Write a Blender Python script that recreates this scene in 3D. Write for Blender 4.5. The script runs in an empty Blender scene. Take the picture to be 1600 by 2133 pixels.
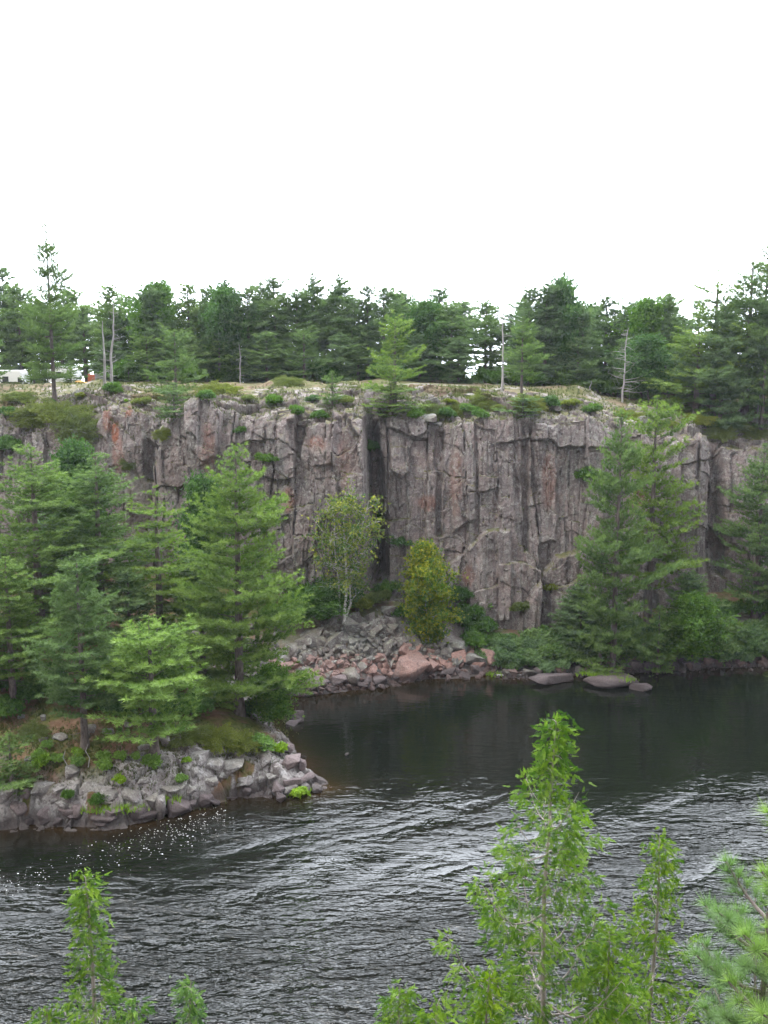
import bpy, bmesh, math
import numpy as np
from mathutils import Vector
from mathutils.bvhtree import BVHTree

# ------------------------------------------------------------------ camera, light, exposure
scene = bpy.context.scene
H_CAM, PITCH, FPX = 24.0, math.radians(8.9), 2075.0
cam = bpy.data.cameras.new('camera'); cam.sensor_fit = 'VERTICAL'; cam.sensor_height = 36.0
cam.lens = 36.0 * FPX / 2133.0; cam.clip_start = 0.1; cam.clip_end = 5000
camo = bpy.data.objects.new('camera', cam); scene.collection.objects.link(camo)
camo.location = (0, 0, H_CAM); camo.rotation_euler = (math.radians(90) - PITCH, 0, 0)
scene.camera = camo

SUN_EL, SUN_AZ = math.radians(50), math.radians(-128)      # azimuth: direction the light comes from, clockwise from +Y
w = bpy.data.worlds.new('World'); scene.world = w; w.use_nodes = True
nt = w.node_tree; nt.nodes.clear()
sky = nt.nodes.new('ShaderNodeTexSky'); sky.sky_type = 'NISHITA'; sky.sun_disc = False
sky.sun_elevation = SUN_EL; sky.sun_rotation = SUN_AZ; sky.dust_density = 6; sky.air_density = 1.0
hs = nt.nodes.new('ShaderNodeHueSaturation'); hs.inputs['Saturation'].default_value = 0.12
mx = nt.nodes.new('ShaderNodeMixRGB'); mx.inputs[0].default_value = 0.75; mx.inputs[2].default_value = (9.2, 9.75, 10.7, 1)
bg = nt.nodes.new('ShaderNodeBackground'); bg.inputs[1].default_value = 0.15
ow = nt.nodes.new('ShaderNodeOutputWorld')
nt.links.new(sky.outputs[0], hs.inputs['Color']); nt.links.new(hs.outputs[0], mx.inputs[1])
# bright patch added to the sky ahead, apart from the sun, to lift water reflections
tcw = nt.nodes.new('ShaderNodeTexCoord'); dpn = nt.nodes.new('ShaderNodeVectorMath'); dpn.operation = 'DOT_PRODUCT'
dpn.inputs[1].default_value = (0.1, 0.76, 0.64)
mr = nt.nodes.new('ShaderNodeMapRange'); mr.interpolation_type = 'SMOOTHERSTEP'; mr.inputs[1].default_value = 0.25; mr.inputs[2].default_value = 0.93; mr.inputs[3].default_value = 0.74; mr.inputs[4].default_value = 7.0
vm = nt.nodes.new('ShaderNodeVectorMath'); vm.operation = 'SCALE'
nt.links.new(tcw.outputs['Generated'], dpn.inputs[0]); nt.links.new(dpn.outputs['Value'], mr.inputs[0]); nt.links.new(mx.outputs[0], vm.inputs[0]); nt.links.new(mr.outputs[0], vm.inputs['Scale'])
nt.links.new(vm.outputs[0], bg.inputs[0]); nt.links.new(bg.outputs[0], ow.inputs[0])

sl = bpy.data.lights.new('sun', 'SUN'); sl.energy = 1.5; sl.angle = math.radians(14); sl.color = (1, 0.965, 0.91)
so = bpy.data.objects.new('sun', sl); scene.collection.objects.link(so)
sd = Vector((math.sin(SUN_AZ) * math.cos(SUN_EL), math.cos(SUN_AZ) * math.cos(SUN_EL), math.sin(SUN_EL)))
so.rotation_euler = sd.to_track_quat('Z', 'Y').to_euler(); so.location = (0, -20, 90)
vs = scene.view_settings; vs.view_transform = 'Standard'; vs.look = 'None'; vs.exposure = 0.38; vs.gamma = 1
scene.cycles.use_denoising = True
scene.cycles.max_bounces = 8; scene.cycles.diffuse_bounces = 3; scene.cycles.glossy_bounces = 3
scene.cycles.transmission_bounces = 4; scene.cycles.volume_bounces = 1; scene.cycles.transparent_max_bounces = 8
scene.cycles.sample_clamp_indirect = 6.0

# ------------------------------------------------------------------ picture <-> world helpers
CP, SP = math.cos(PITCH), math.sin(PITCH)
def ray(px, py):
    a = (px - 800) / FPX; b = (1066.5 - py) / FPX
    return np.array([a, CP + b * SP, -SP + b * CP])
def atY(px, py, Y):
    d = ray(px, py); t = Y / d[1]; return np.array([d[0] * t, Y, H_CAM + d[2] * t])
def atZ(px, py, z=0.0):
    d = ray(px, py); t = (z - H_CAM) / d[2]; return np.array([d[0] * t, d[1] * t, z])
def project(x, y, z):
    zz = z - H_CAM; dep = y * CP - zz * SP; up = y * SP + zz * CP
    dep = np.maximum(dep, 1e-3)
    return 800 + FPX * x / dep, 1066.5 - FPX * up / dep

# ------------------------------------------------------------------ numpy noise
def hsh(i, j, s):
    n = (i.astype(np.int64) * 374761393 + j.astype(np.int64) * 668265263 + int(s) * 1274126177) & 0xffffffff
    n = ((n ^ (n >> 13)) * 1274126177) & 0xffffffff
    n = ((n ^ (n >> 16)) * 2246822519) & 0xffffffff
    n = n ^ (n >> 15)
    return (n & 0xffffff) / float(0x1000000)
def vnoise(u, v, s=0):
    i = np.floor(u); j = np.floor(v); f = u - i; g = v - j; i = i.astype(np.int64); j = j.astype(np.int64)
    f = f * f * (3 - 2 * f); g = g * g * (3 - 2 * g)
    return ((hsh(i, j, s) * (1 - f) + hsh(i + 1, j, s) * f) * (1 - g) + (hsh(i, j + 1, s) * (1 - f) + hsh(i + 1, j + 1, s) * f) * g) * 2 - 1
def fbm(u, v, s=0, o=4):
    r = 0; a = 0.5
    for k in range(o): r = r + a * vnoise(u, v, s + k * 17); u = u * 2.03 + 3.1; v = v * 2.03 + 1.7; a *= 0.5
    return r
def vor(u, v, s):
    i0 = np.floor(u).astype(np.int64); j0 = np.floor(v).astype(np.int64)
    f1 = np.full(u.shape, 9.0); f2 = f1.copy(); cu = np.zeros(u.shape); cv = cu.copy(); a = cu.copy(); b = cu.copy(); c = cu.copy()
    for di in (-1, 0, 1):
        for dj in (-1, 0, 1):
            i = i0 + di; j = j0 + dj
            pu = i + 0.1 + 0.8 * hsh(i, j, s); pv = j + 0.1 + 0.8 * hsh(i, j, s + 1)
            d = np.hypot(u - pu, v - pv); m = d < f1
            f2 = np.where(m, f1, np.minimum(f2, d)); f1 = np.where(m, d, f1)
            cu = np.where(m, pu, cu); cv = np.where(m, pv, cv)
            a = np.where(m, hsh(i, j, s + 2), a); b = np.where(m, hsh(i, j, s + 3), b); c = np.where(m, hsh(i, j, s + 4), c)
    return f1, f2, cu, cv, a, b, c
def sstep(a, b, x):
    t = np.clip((x - a) / (b - a), 0, 1); return t * t * (3 - 2 * t)
def facet(u, v, su, sv, s, off, tu, tv, crack=0.0, cw=0.08):
    f1, f2, cu, cv, a, b, c = vor(u / su, v / sv, s)
    d = off * (a - 0.5) + tu * (b - 0.5) * (u / su - cu) * su + tv * (c - 0.5) * (v / sv - cv) * sv
    if crack: d = d - crack * (1 - sstep(0, cw, f2 - f1))
    return d
def brick(u, v, su, sv, s, off, tu, tv, crack=0.0, cw=0.06):
    def near1(x, row, sd):
        i0 = np.floor(x).astype(np.int64); f1 = np.full(x.shape, 9.0); f2 = f1.copy(); c = f1.copy(); k = np.zeros(x.shape, np.int64)
        for di in (-1, 0, 1):
            i = i0 + di; p = i + 0.12 + 0.76 * hsh(i, row, sd); d = np.abs(x - p); m = d < f1
            f2 = np.where(m, f1, np.minimum(f2, d)); f1 = np.where(m, d, f1); c = np.where(m, p, c); k = np.where(m, i, k)
        return f1, f2, c, k
    a1, a2, cu, i = near1(u / su, np.zeros(u.shape, np.int64), s)
    b1, b2, cv, j = near1(v / sv + hsh(i, i * 0, s + 9) * 7, i, s + 1)
    q = v / sv + hsh(i, i * 0, s + 9) * 7 - cv
    d = off * (hsh(i, j, s + 2) - 0.5) + off * 0.6 * (hsh(i, i * 0, s + 5) - 0.5) + tu * (hsh(i, j, s + 3) - 0.5) * (u / su - cu) * su + tv * (hsh(i, j, s + 4) - 0.5) * q * sv
    if crack: d = d - crack * (1 - sstep(0, cw, a2 - a1)) * (0.3 + 0.7 * hsh(i, i * 0, s + 6)) - crack * 0.6 * (1 - sstep(0, cw * 0.5, (b2 - b1) * sv / su * 0.5))
    return d
def inpoly(px, py, poly, soft=0):
    # signed distance (positive inside)
    poly = np.array(poly, float); n = len(poly); dist = np.full(px.shape, 1e9); ins = np.zeros(px.shape, bool)
    for k in range(n):
        ax, ay = poly[k]; bx, by = poly[(k + 1) % n]
        ex, ey = bx - ax, by - ay; L = ex * ex + ey * ey + 1e-12
        t = np.clip(((px - ax) * ex + (py - ay) * ey) / L, 0, 1)
        dist = np.minimum(dist, np.hypot(px - ax - t * ex, py - ay - t * ey))
        cond = (ay > py) != (by > py)
        xi = ax + (py - ay) * ex / (ey if abs(ey) > 1e-9 else 1e-9)
        ins ^= cond & (px < xi)
    return np.where(ins, dist, -dist)

# ------------------------------------------------------------------ object helpers
def link(o): scene.collection.objects.link(o); return o
def mesh_np(name, V, F, mat=None, smooth=False, attrs=None):
    V = np.asarray(V, np.float32); me = bpy.data.meshes.new(name)
    me.vertices.add(len(V)); me.vertices.foreach_set('co', V.ravel())
    F = np.asarray(F, np.int32); k = F.shape[1]
    me.loops.add(F.size); me.loops.foreach_set('vertex_index', F.ravel())
    me.polygons.add(len(F)); me.polygons.foreach_set('loop_start', np.arange(0, F.size, k, dtype=np.int32))
    me.polygons.foreach_set('loop_total', np.full(len(F), k, np.int32))
    me.polygons.foreach_set('use_smooth', np.full(len(F), smooth, bool))
    for nme, arr in (attrs or {}).items():
        at = me.attributes.new(nme, 'FLOAT', 'POINT'); at.data.foreach_set('value', np.asarray(arr, np.float32).ravel())
    if mat: me.materials.append(mat)
    me.update(calc_edges=True); return me
def obj(name, me, parent=None, **kw):
    o = link(bpy.data.objects.new(name, me))
    if parent: o.parent = parent
    for k, v in kw.items(): o[k] = v
    return o
def tag(o, label, cat, group=None):
    o['label'] = label; o['category'] = cat
    if group: o['group'] = group
    return o
def empty(name, loc, label=None, cat=None, group=None):
    o = link(bpy.data.objects.new(name, None)); o.location = Vector([float(q) for q in loc]); o.empty_display_size = 0.3
    if label: tag(o, label, cat, group)
    return o
def grid_faces(nr, nc):
    a = np.arange(nr * nc).reshape(nr, nc)
    return np.stack([a[:-1, :-1].ravel(), a[:-1, 1:].ravel(), a[1:, 1:].ravel(), a[1:, :-1].ravel()], 1)

# ------------------------------------------------------------------ materials
class NB:
    def __init__(s, name):
        s.m = bpy.data.materials.new(name); s.m.use_nodes = True; s.t = s.m.node_tree; s.t.nodes.clear()
        s.out = s.t.nodes.new('ShaderNodeOutputMaterial')
    def n(s, typ, ins=None, **kw):
        nd = s.t.nodes.new('ShaderNode' + typ)
        for k, v in kw.items(): setattr(nd, k, v)
        for k, v in (ins or {}).items():
            if isinstance(v, bpy.types.NodeSocket): s.t.links.new(v, nd.inputs[k])
            else: nd.inputs[k].default_value = v
        return nd
    def coord(s, kind='Object', scale=(1, 1, 1)):
        c = s.n('TexCoord').outputs[kind] if kind != 'Position' else s.n('NewGeometry').outputs['Position']
        return s.n('Mapping', {0: c, 3: scale}).outputs[0]
    def noise(s, vec, scale, detail=5, rough=0.55, dist=0):
        return s.n('TexNoise', {'Vector': vec, 'Scale': scale, 'Detail': detail, 'Roughness': rough, 'Distortion': dist}).outputs[0]
    def ramp(s, fac, stops, interp='LINEAR'):
        r = s.n('ValToRGB', {0: fac}); r.color_ramp.interpolation = interp
        while len(r.color_ramp.elements) > 1: r.color_ramp.elements.remove(r.color_ramp.elements[-1])
        for i, (p, c) in enumerate(stops):
            e = r.color_ramp.elements[0] if i == 0 else r.color_ramp.elements.new(p)
            e.position = p; e.color = (c[0], c[1], c[2], 1) if not isinstance(c, (int, float)) else (c, c, c, 1)
        return r.outputs[0]
    def mix(s, fac, a, b, mode='MIX'):
        def c4(q): return (*q, 1) if isinstance(q, tuple) and len(q) == 3 else q
        return s.n('MixRGB', {0: fac, 1: c4(a), 2: c4(b)}, blend_type=mode).outputs[0]
    def math(s, op, a, b=0.0, c=0.0):
        ins = {0: a, 1: b}
        if op in ('MULTIPLY_ADD',): ins[2] = c
        return s.n('Math', ins, operation=op).outputs[0]
    def attr(s, name): return s.n('Attribute', attribute_name=name).outputs['Fac']
    def bump(s, h, dist=0.05, st=1.0, nrm=None):
        ins = {'Height': h, 'Distance': dist, 'Strength': st}
        if nrm is not None: ins['Normal'] = nrm
        return s.n('Bump', ins).outputs[0]
    def surf(s, sh): s.t.links.new(sh, s.out.inputs[0]); return s.m
    def pbr(s, col, rough=0.8, nrm=None, spec=0.3, **kw):
        ins = {'Base Color': col if not isinstance(col, tuple) else (*col, 1), 'Roughness': rough, 'Specular IOR Level': spec}
        if nrm is not None: ins['Normal'] = nrm
        ins.update(kw); return s.surf(s.n('BsdfPrincipled', ins).outputs[0])

def rock_material(name, base, alt, lichen, lich_amt=0.5, moss=0.5, wet=True, cliff=False, freckle=0.5):
    b = NB(name); P = b.coord('Position'); 
    n1 = b.noise(P, 0.35, 5, 0.6); n2 = b.noise(P, 1.6, 6, 0.62); n3 = b.noise(P, 9.0, 5, 0.7)
    col = b.mix(b.ramp(n1, [(0.36, 0), (0.62, 1)]), base, alt)
    col = b.mix(b.ramp(n2, [(0.30, 0.55), (0.5, 0), (0.7, 0.0)]), col, tuple(c * 0.55 for c in base))
    if cliff:
        S = b.coord('Position', (1.1, 1.1, 0.06)); st = b.noise(S, 1.7, 5, 0.6, 0.3)
        col = b.mix(b.ramp(st, [(0.53, 0), (0.63, 0.75)]), col, (0.085, 0.068, 0.066))
        S2 = b.coord('Position', (1.5, 1.5, 0.10)); s2 = b.noise(S2, 1.3, 4, 0.6, 0.2)
        col = b.mix(b.ramp(s2, [(0.54, 0), (0.64, 0.55)]), col, (0.235, 0.225, 0.205))
        col = b.mix(b.attr('rust'), col, (0.33, 0.115, 0.06)); col = b.mix(b.attr('pale'), col, (0.40, 0.345, 0.315))
    # pale lichen: ragged patches and small spots
    lp = b.math('MULTIPLY', b.ramp(b.noise(P, 2.6, 7, 0.72), [(0.50, 0), (0.60, 1)]), b.ramp(n3, [(0.36, 0.1), (0.56, 1)]))
    col = b.mix(b.math('MULTIPLY', lp, lich_amt), col, lichen)
    v = b.n('TexVoronoi', {'Vector': P, 'Scale': 5.5, 'Randomness': 1.0}); vd = v.outputs['Distance']
    fr = b.math('MULTIPLY', b.ramp(vd, [(0.10, 1), (0.24, 0)]), b.ramp(b.noise(P, 1.1, 4, 0.6), [(0.42, 0), (0.60, 1)]))
    col = b.mix(b.math('MULTIPLY', fr, freckle), col, (0.50, 0.49, 0.45))
    col = b.mix(b.ramp(n3, [(0.38, 0.5), (0.5, 0)]), col, (0.05, 0.045, 0.042))
    nz = b.n('SeparateXYZ', {0: b.n('NewGeometry').outputs['Normal']}).outputs[2]
    up = b.ramp(nz, [(0.45, 0), (0.8, 1)])
    col = b.mix(b.math('MULTIPLY', up, 0.12 * lich_amt), col, lichen)
    ms = b.math('MULTIPLY', b.math('MULTIPLY', up, b.ramp(b.noise(P, 0.9, 6, 0.65), [(0.42, 0), (0.54, 1)])), moss)
    col = b.mix(ms, col, b.mix(b.ramp(n2, [(0.35, 0), (0.65, 1)]), (0.075, 0.085, 0.028), (0.15, 0.135, 0.06)))
    rough = 0.88
    if wet:
        z = b.n('SeparateXYZ', {0: b.n('NewGeometry').outputs['Position']}).outputs[2]
        zz = b.math('ADD', z, b.math('MULTIPLY', n2, -0.55))
        wf = b.ramp(zz, [(0.10, 1), (0.62, 0)])
        col = b.mix(b.math('MULTIPLY', wf, 0.78), col, (0.045, 0.036, 0.036))
        rough = b.math('MULTIPLY_ADD', wf, -0.35, 0.88)
    h = b.math('ADD', b.math('MULTIPLY', b.noise(P, 3.0, 8, 0.7), 1.0), b.math('MULTIPLY', b.noise(P, 16, 6, 0.7), 0.25))
    return b.pbr(col, rough, b.bump(h, 0.22, 0.9), 0.12)

M = {}
M['cliff'] = rock_material('cliff_rock', (0.220, 0.186, 0.180), (0.268, 0.208, 0.194), (0.40, 0.385, 0.35), 0.68, 0.95, True, True, 0.8)
M['grey'] = rock_material('lichen_rock', (0.20, 0.185, 0.175), (0.24, 0.20, 0.185), (0.36, 0.37, 0.32), 0.85, 0.35, True)
M['pink'] = rock_material('pink_rock', (0.36, 0.215, 0.18), (0.27, 0.18, 0.16), (0.40, 0.34, 0.30), 0.25, 0.0, True, freckle=0.2)
M['dark'] = rock_material('dark_rock', (0.17, 0.135, 0.135), (0.215, 0.17, 0.165), (0.26, 0.22, 0.215), 0.3, 0.0, True, freckle=0.2)
M['pale'] = rock_material('pale_rock', (0.27, 0.245, 0.23), (0.23, 0.20, 0.19), (0.43, 0.42, 0.395), 0.8, 0.25, True, freckle=0.7)

def ground_material():
    b = NB('shore_ground'); P = b.coord('Position')
    n1 = b.noise(P, 0.55, 6, 0.65); n2 = b.noise(P, 2.8, 6, 0.65)
    soil = b.mix(b.ramp(n2, [(0.35, 0), (0.65, 1)]), (0.115, 0.062, 0.036), (0.19, 0.115, 0.07))
    moss = b.mix(b.ramp(n2, [(0.35, 0), (0.65, 1)]), (0.055, 0.075, 0.016), (0.13, 0.125, 0.035))
    veg = b.mix(b.ramp(n1, [(0.44, 0), (0.56, 1)]), soil, moss)
    g = b.noise(P, 0.8, 5, 0.6)
    rk = b.mix(b.ramp(g, [(0.38, 0), (0.60, 1)]), (0.17, 0.14, 0.135), (0.26, 0.24, 0.225))
    rk = b.mix(b.math('MULTIPLY', b.ramp(b.noise(P, 3.5, 7, 0.72), [(0.5, 0), (0.58, 1)]), 0.5), rk, (0.40, 0.39, 0.365))
    rk = b.mix(b.ramp(b.noise(P, 8, 5, 0.7), [(0.36, 0.7), (0.48, 0)]), rk, (0.06, 0.052, 0.05))
    col = b.mix(b.attr('rock'), veg, rk)
    z = b.n('SeparateXYZ', {0: b.n('NewGeometry').outputs['Position']}).outputs[2]
    zz = b.math('ADD', z, b.math('MULTIPLY', n2, -0.7))
    wf = b.ramp(zz, [(0.05, 1), (0.55, 0)])
    col = b.mix(b.math('MULTIPLY', wf, 0.8), col, (0.05, 0.04, 0.038))
    h = b.math('ADD', b.noise(P, 3.5, 8, 0.7), b.math('MULTIPLY', b.noise(P, 18, 5, 0.7), 0.3))
    return b.pbr(col, 0.9, b.bump(h, 0.14, 0.8), 0.2)
M['ground'] = ground_material()

def plateau_material():
    b = NB('clifftop_ground'); P = b.coord('Position')
    n1 = b.noise(P, 0.30, 6, 0.65); n2 = b.noise(P, 2.4, 6, 0.65)
    moss = b.mix(b.ramp(n2, [(0.35, 0), (0.65, 1)]), (0.055, 0.068, 0.022), (0.125, 0.115, 0.05))
    heath = b.mix(b.ramp(n2, [(0.35, 0), (0.6, 1)]), (0.11, 0.065, 0.048), (0.17, 0.14, 0.085))
    veg = b.mix(b.ramp(n1, [(0.45, 0), (0.58, 1)]), moss, heath)
    return b.pbr(veg, 0.95, b.bump(n2, 0.2, 0.8), 0.1)
M['plateau'] = plateau_material()

def leaf_material(name, dark, light, var=0.15, transl=0.35, rough=0.6, huevar=0.03):
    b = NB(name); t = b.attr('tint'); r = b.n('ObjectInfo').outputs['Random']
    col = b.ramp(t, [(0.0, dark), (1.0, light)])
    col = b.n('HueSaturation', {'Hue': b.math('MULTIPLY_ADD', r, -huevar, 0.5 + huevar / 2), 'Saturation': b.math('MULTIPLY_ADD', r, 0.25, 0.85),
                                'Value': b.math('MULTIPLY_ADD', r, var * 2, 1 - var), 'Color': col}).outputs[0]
    p = b.n('BsdfPrincipled', {'Base Color': col, 'Roughness': rough, 'Specular IOR Level': 0.07}).outputs[0]
    tr = b.n('BsdfTranslucent', {0: b.mix(1.0, col, (1.05, 1.25, 0.6), 'MULTIPLY')}).outputs[0]
    return b.surf(b.n('MixShader', {0: transl, 1: p, 2: tr}).outputs[0])
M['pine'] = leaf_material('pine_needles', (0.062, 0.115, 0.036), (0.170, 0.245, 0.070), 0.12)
M['pine_far'] = leaf_material('clifftop_pine_needles', (0.068, 0.120, 0.055), (0.160, 0.228, 0.095))  # needle colour lightened to put distance haze into the clifftop row
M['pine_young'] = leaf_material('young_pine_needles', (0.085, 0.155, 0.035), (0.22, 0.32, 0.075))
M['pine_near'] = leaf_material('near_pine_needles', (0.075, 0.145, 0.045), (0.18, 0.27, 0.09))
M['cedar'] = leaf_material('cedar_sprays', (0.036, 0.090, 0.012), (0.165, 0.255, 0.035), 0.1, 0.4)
M['birch_leaf'] = leaf_material('birch_leaves', (0.075, 0.15, 0.035), (0.46, 0.42, 0.05), 0.08, 0.4)
M['leaf'] = leaf_material('broad_leaves', (0.04, 0.095, 0.022), (0.12, 0.215, 0.05))
M['leaf_bright'] = leaf_material('bright_leaves', (0.12, 0.22, 0.03), (0.28, 0.42, 0.07))
M['shore_leaf'] = leaf_material('shore_shrub_leaves', (0.065, 0.125, 0.045), (0.17, 0.25, 0.09), 0.1)
M['juniper'] = leaf_material('juniper_needles', (0.10, 0.13, 0.03), (0.26, 0.28, 0.08), 0.1)
M['grass'] = leaf_material('grass_blades', (0.065, 0.090, 0.02), (0.15, 0.14, 0.055), 0.1)

def bark(name, c1, c2, sc=6, zs=0.3):
    b = NB(name); P = b.coord('Object', (1, 1, zs)); n = b.noise(P, sc, 6, 0.7)
    return b.pbr(b.mix(b.ramp(n, [(0.35, 0), (0.65, 1)]), c1, c2), 0.9, b.bump(n, 0.03, 0.8), 0.2)
M['bark'] = bark('pine_bark', (0.065, 0.050, 0.045), (0.17, 0.14, 0.125))
M['dead'] = bark('dead_wood', (0.24, 0.22, 0.21), (0.40, 0.38, 0.36))
M['cedar_bark'] = bark('cedar_bark', (0.14, 0.115, 0.10), (0.34, 0.30, 0.27), 25, 0.2)
M['birch'] = bark('birch_bark', (0.20, 0.18, 0.16), (0.68, 0.66, 0.62), 5, 2.5)
def plain(name, c, r=0.6, spec=0.4, nsc=8, amt=0.15):
    b = NB(name); n = b.noise(b.coord('Object'), nsc, 4)
    return b.pbr(b.mix(b.ramp(n, [(0.3, 0), (0.7, 1)]), tuple(q * (1 - amt) for q in c), tuple(min(1, q * (1 + amt)) for q in c)), r, None, spec)
M['white'] = plain('white_paint', (0.78, 0.78, 0.78), 0.4, amt=0.04)
M['glass'] = plain('dark_glass', (0.03, 0.035, 0.04), 0.1, 0.6)
M['rubber'] = plain('rubber', (0.03, 0.03, 0.03), 0.8)
M['orange'] = plain('orange_cloth', (0.36, 0.10, 0.05), 0.8)
M['greyp'] = plain('grey_paint', (0.22, 0.22, 0.24), 0.6)
M['silver'] = plain('aluminium', (0.5, 0.5, 0.5), 0.4)
M['yellow'] = plain('yellow_cloth', (0.55, 0.30, 0.07), 0.8)
M['rope'] = plain('pale_rope', (0.45, 0.46, 0.32), 0.8)
M['foam'] = plain('foam', (0.75, 0.75, 0.73), 0.7)

# ================================================================== SETTING
# ---- shoreline of the far bank, read off the photograph on the water plane
SH = [(-700, 1722), (-350, 1735), (0, 1732), (60, 1716), (120, 1726), (215, 1728), (300, 1716), (340, 1698), (400, 1690), (470, 1664), (540, 1652), (582, 1662),
      (640, 1654), (690, 1642), (640, 1616), (636, 1590), (606, 1556), (574, 1530), (560, 1500), (566, 1470), (600, 1452), (660, 1446),
      (720, 1440), (800, 1430), (850, 1420), (905, 1414), (960, 1414), (1010, 1408), (1050, 1412), (1110, 1412), (1180, 1408), (1290, 1402), (1400, 1398),
      (1500, 1392), (1600, 1388), (1900, 1380), (2400, 1372)]
shw = [tuple(atZ(a, b)[:2]) for a, b in SH]
land_poly = shw + [(75, 110), (-75, 110)]
CTRL = [  # px, py, z of the ground inland of the rock rim
    (0, 1640, 1.9), (100, 1625, 2.0), (200, 1625, 2.1), (300, 1615, 2.2), (400, 1605, 2.1), (480, 1580, 2.0), (560, 1575, 1.9), (600, 1585, 1.3), (620, 1645, 0.45),
    (660, 1640, 0.3), (100, 1560, 3.0), (250, 1560, 3.0), (400, 1550, 2.7), (500, 1540, 2.5), (560, 1545, 1.6), (-300, 1600, 3), (-300, 1480, 5), (0, 1500, 3.9), (150, 1480, 3.9), (300, 1490, 3.5),
    (450, 1490, 2.9), (0, 1400, 5.2), (200, 1400, 4.8), (350, 1400, 3.8), (460, 1400, 2.2), (520, 1430, 1.2), (400, 1330, 5.2), (250, 1330, 6.0),
    (600, 1400, 1.5), (600, 1330, 3.6), (700, 1400, 1.3), (700, 1350, 2.6), (720, 1290, 4.3), (820, 1270, 4.6), (800, 1340, 2.7), (850, 1385, 1.2), (900, 1350, 2.2), (960, 1370, 1.3), (960, 1310, 3.1),
    (1050, 1370, 1.2), (1050, 1320, 2.2), (1150, 1370, 1.1), (1150, 1335, 1.8), (1250, 1370, 0.9), (1330, 1340, 2.2), (1400, 1370, 0.8), (1450, 1330, 2.4), (1500, 1280, 4.2), (1590, 1270, 4.6),
    (1600, 1340, 1.9), (1900, 1300, 4)]
cw = np.array([list(atZ(a, b, z)) for a, b, z in CTRL])
def lower_height(x, y):
    D = np.hypot(cw[:, None, 0] - cw[None, :, 0], cw[:, None, 1] - cw[None, :, 1])
    A = np.c_[D, np.ones(len(cw))]; A = np.r_[A, [np.r_[np.ones(len(cw)), 0]]]
    wv = np.linalg.solve(A + np.eye(len(A)) * 1e-6, np.r_[cw[:, 2], 0])
    r = np.full(x.shape, wv[-1])
    for k in range(len(cw)): r = r + wv[k] * np.hypot(x - cw[k, 0], y - cw[k, 1])
    return np.clip(r, 0.2, 7)
gx = np.r_[np.arange(-62, -24, 0.2), np.arange(-24, 2, 0.085), np.arange(2, 64, 0.16)]
gy = np.r_[np.arange(43, 62, 0.085), np.arange(62, 88, 0.16)]
X, Y = np.meshgrid(gx, gy)
wx = X + 0.5 * fbm(X * 0.5, Y * 0.5, 5); wy = Y + 0.5 * fbm(X * 0.5 + 9, Y * 0.5, 6)
sd_ = inpoly(wx, wy, land_poly)
base = lower_height(X, Y)
PX, PY = project(X, Y, base)
pen = sstep(66, 60, Y) * sstep(700, 640, PX)                 # the peninsula
steep = 0.9 + 5.0 * (1 - pen)
rim = 1 - np.exp(-np.maximum(sd_, 0) / steep * 2.0)
Z = base * rim
Z = np.where(sd_ < 0, np.maximum(sd_ * 0.7, -3.0), Z)
# bedrock blocks of the peninsula's rim
ru = X + 0.25 * fbm(X * 1.1, Y * 1.1, 31); rv = Y + 0.25 * fbm(X * 1.1 + 5, Y * 1.1, 33)
blk = facet(ru * 0.94 + rv * 0.34, rv * 0.94 - ru * 0.34, 2.3, 1.2, 41, 0.80, 0.15, 0.3, 0.45, 0.07) + facet(ru, rv, 0.85, 0.6, 47, 0.38, 0.35, 0.45, 0.22, 0.12)
rk_right = sstep(360, 430, PX) * sstep(1548, 1575, PY)
rockm = np.clip(sstep(2.4, 1.0, sd_ + 1.6 * fbm(X * 0.45, Y * 0.45, 3)) + rk_right, 0, 1) * pen
rocky2 = (1 - pen) * sstep(7, 2, sd_ + 2 * fbm(X * 0.3, Y * 0.3, 8))
Z = Z + blk * rockm * sstep(-1.5, 0.3, sd_) * 0.85
Z = Z + 0.10 * fbm(X * 0.9, Y * 0.9, 12) + 0.22 * fbm(X * 0.25, Y * 0.25, 13) * (sd_ > 0) + 0.05 * fbm(X * 4, Y * 4, 14) * rockm
knoll = sstep(0.28, 0.45, fbm(X * 0.33, Y * 0.4, 77)) * pen * 0.5
rocka = np.clip(rockm * (0.75 + 0.5 * fbm(X * 0.8, Y * 0.8, 66) > 0.55) + knoll + rocky2 * 0.9, 0, 1)
Vg = np.c_[X.ravel(), Y.ravel(), Z.ravel()]; Fg = grid_faces(len(gy), len(gx))
shore = obj('shore_ground', mesh_np('shore_ground', Vg, Fg, M['ground'], False, {'rock': rocka}), kind='structure')

# ---- the cliff: a swept profile (face, rim, clifftop) broken into joint blocks
def pl(px, pts): p = np.array(pts, float); return np.interp(px, p[:, 0], p[:, 1])
FACE_Y = [(-900, 84), (0, 83), (200, 82.5), (300, 82.5), (335, 80), (400, 79), (560, 78.2), (757, 77.6), (775, 80.5), (795, 80.5), (812, 79.2), (900, 79.5), (1000, 79.3),
          (1120, 80), (1230, 80.4), (1300, 82), (1400, 82.5), (1480, 83), (1530, 85.5), (1600, 86), (2400, 86)]
RIM_PY = [(-900, 900), (0, 905), (60, 900), (150, 905), (205, 872), (250, 865), (300, 872), (318, 905), (345, 890), (385, 862), (430, 850), (490, 856), (520, 870), (600, 868), (700, 872), (757, 886), (785, 866),
          (850, 862), (905, 892), (985, 886), (1030, 890), (1100, 884), (1130, 870), (1230, 870), (1300, 885), (1400, 905), (1500, 918), (1600, 940), (2400, 930)]
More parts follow.
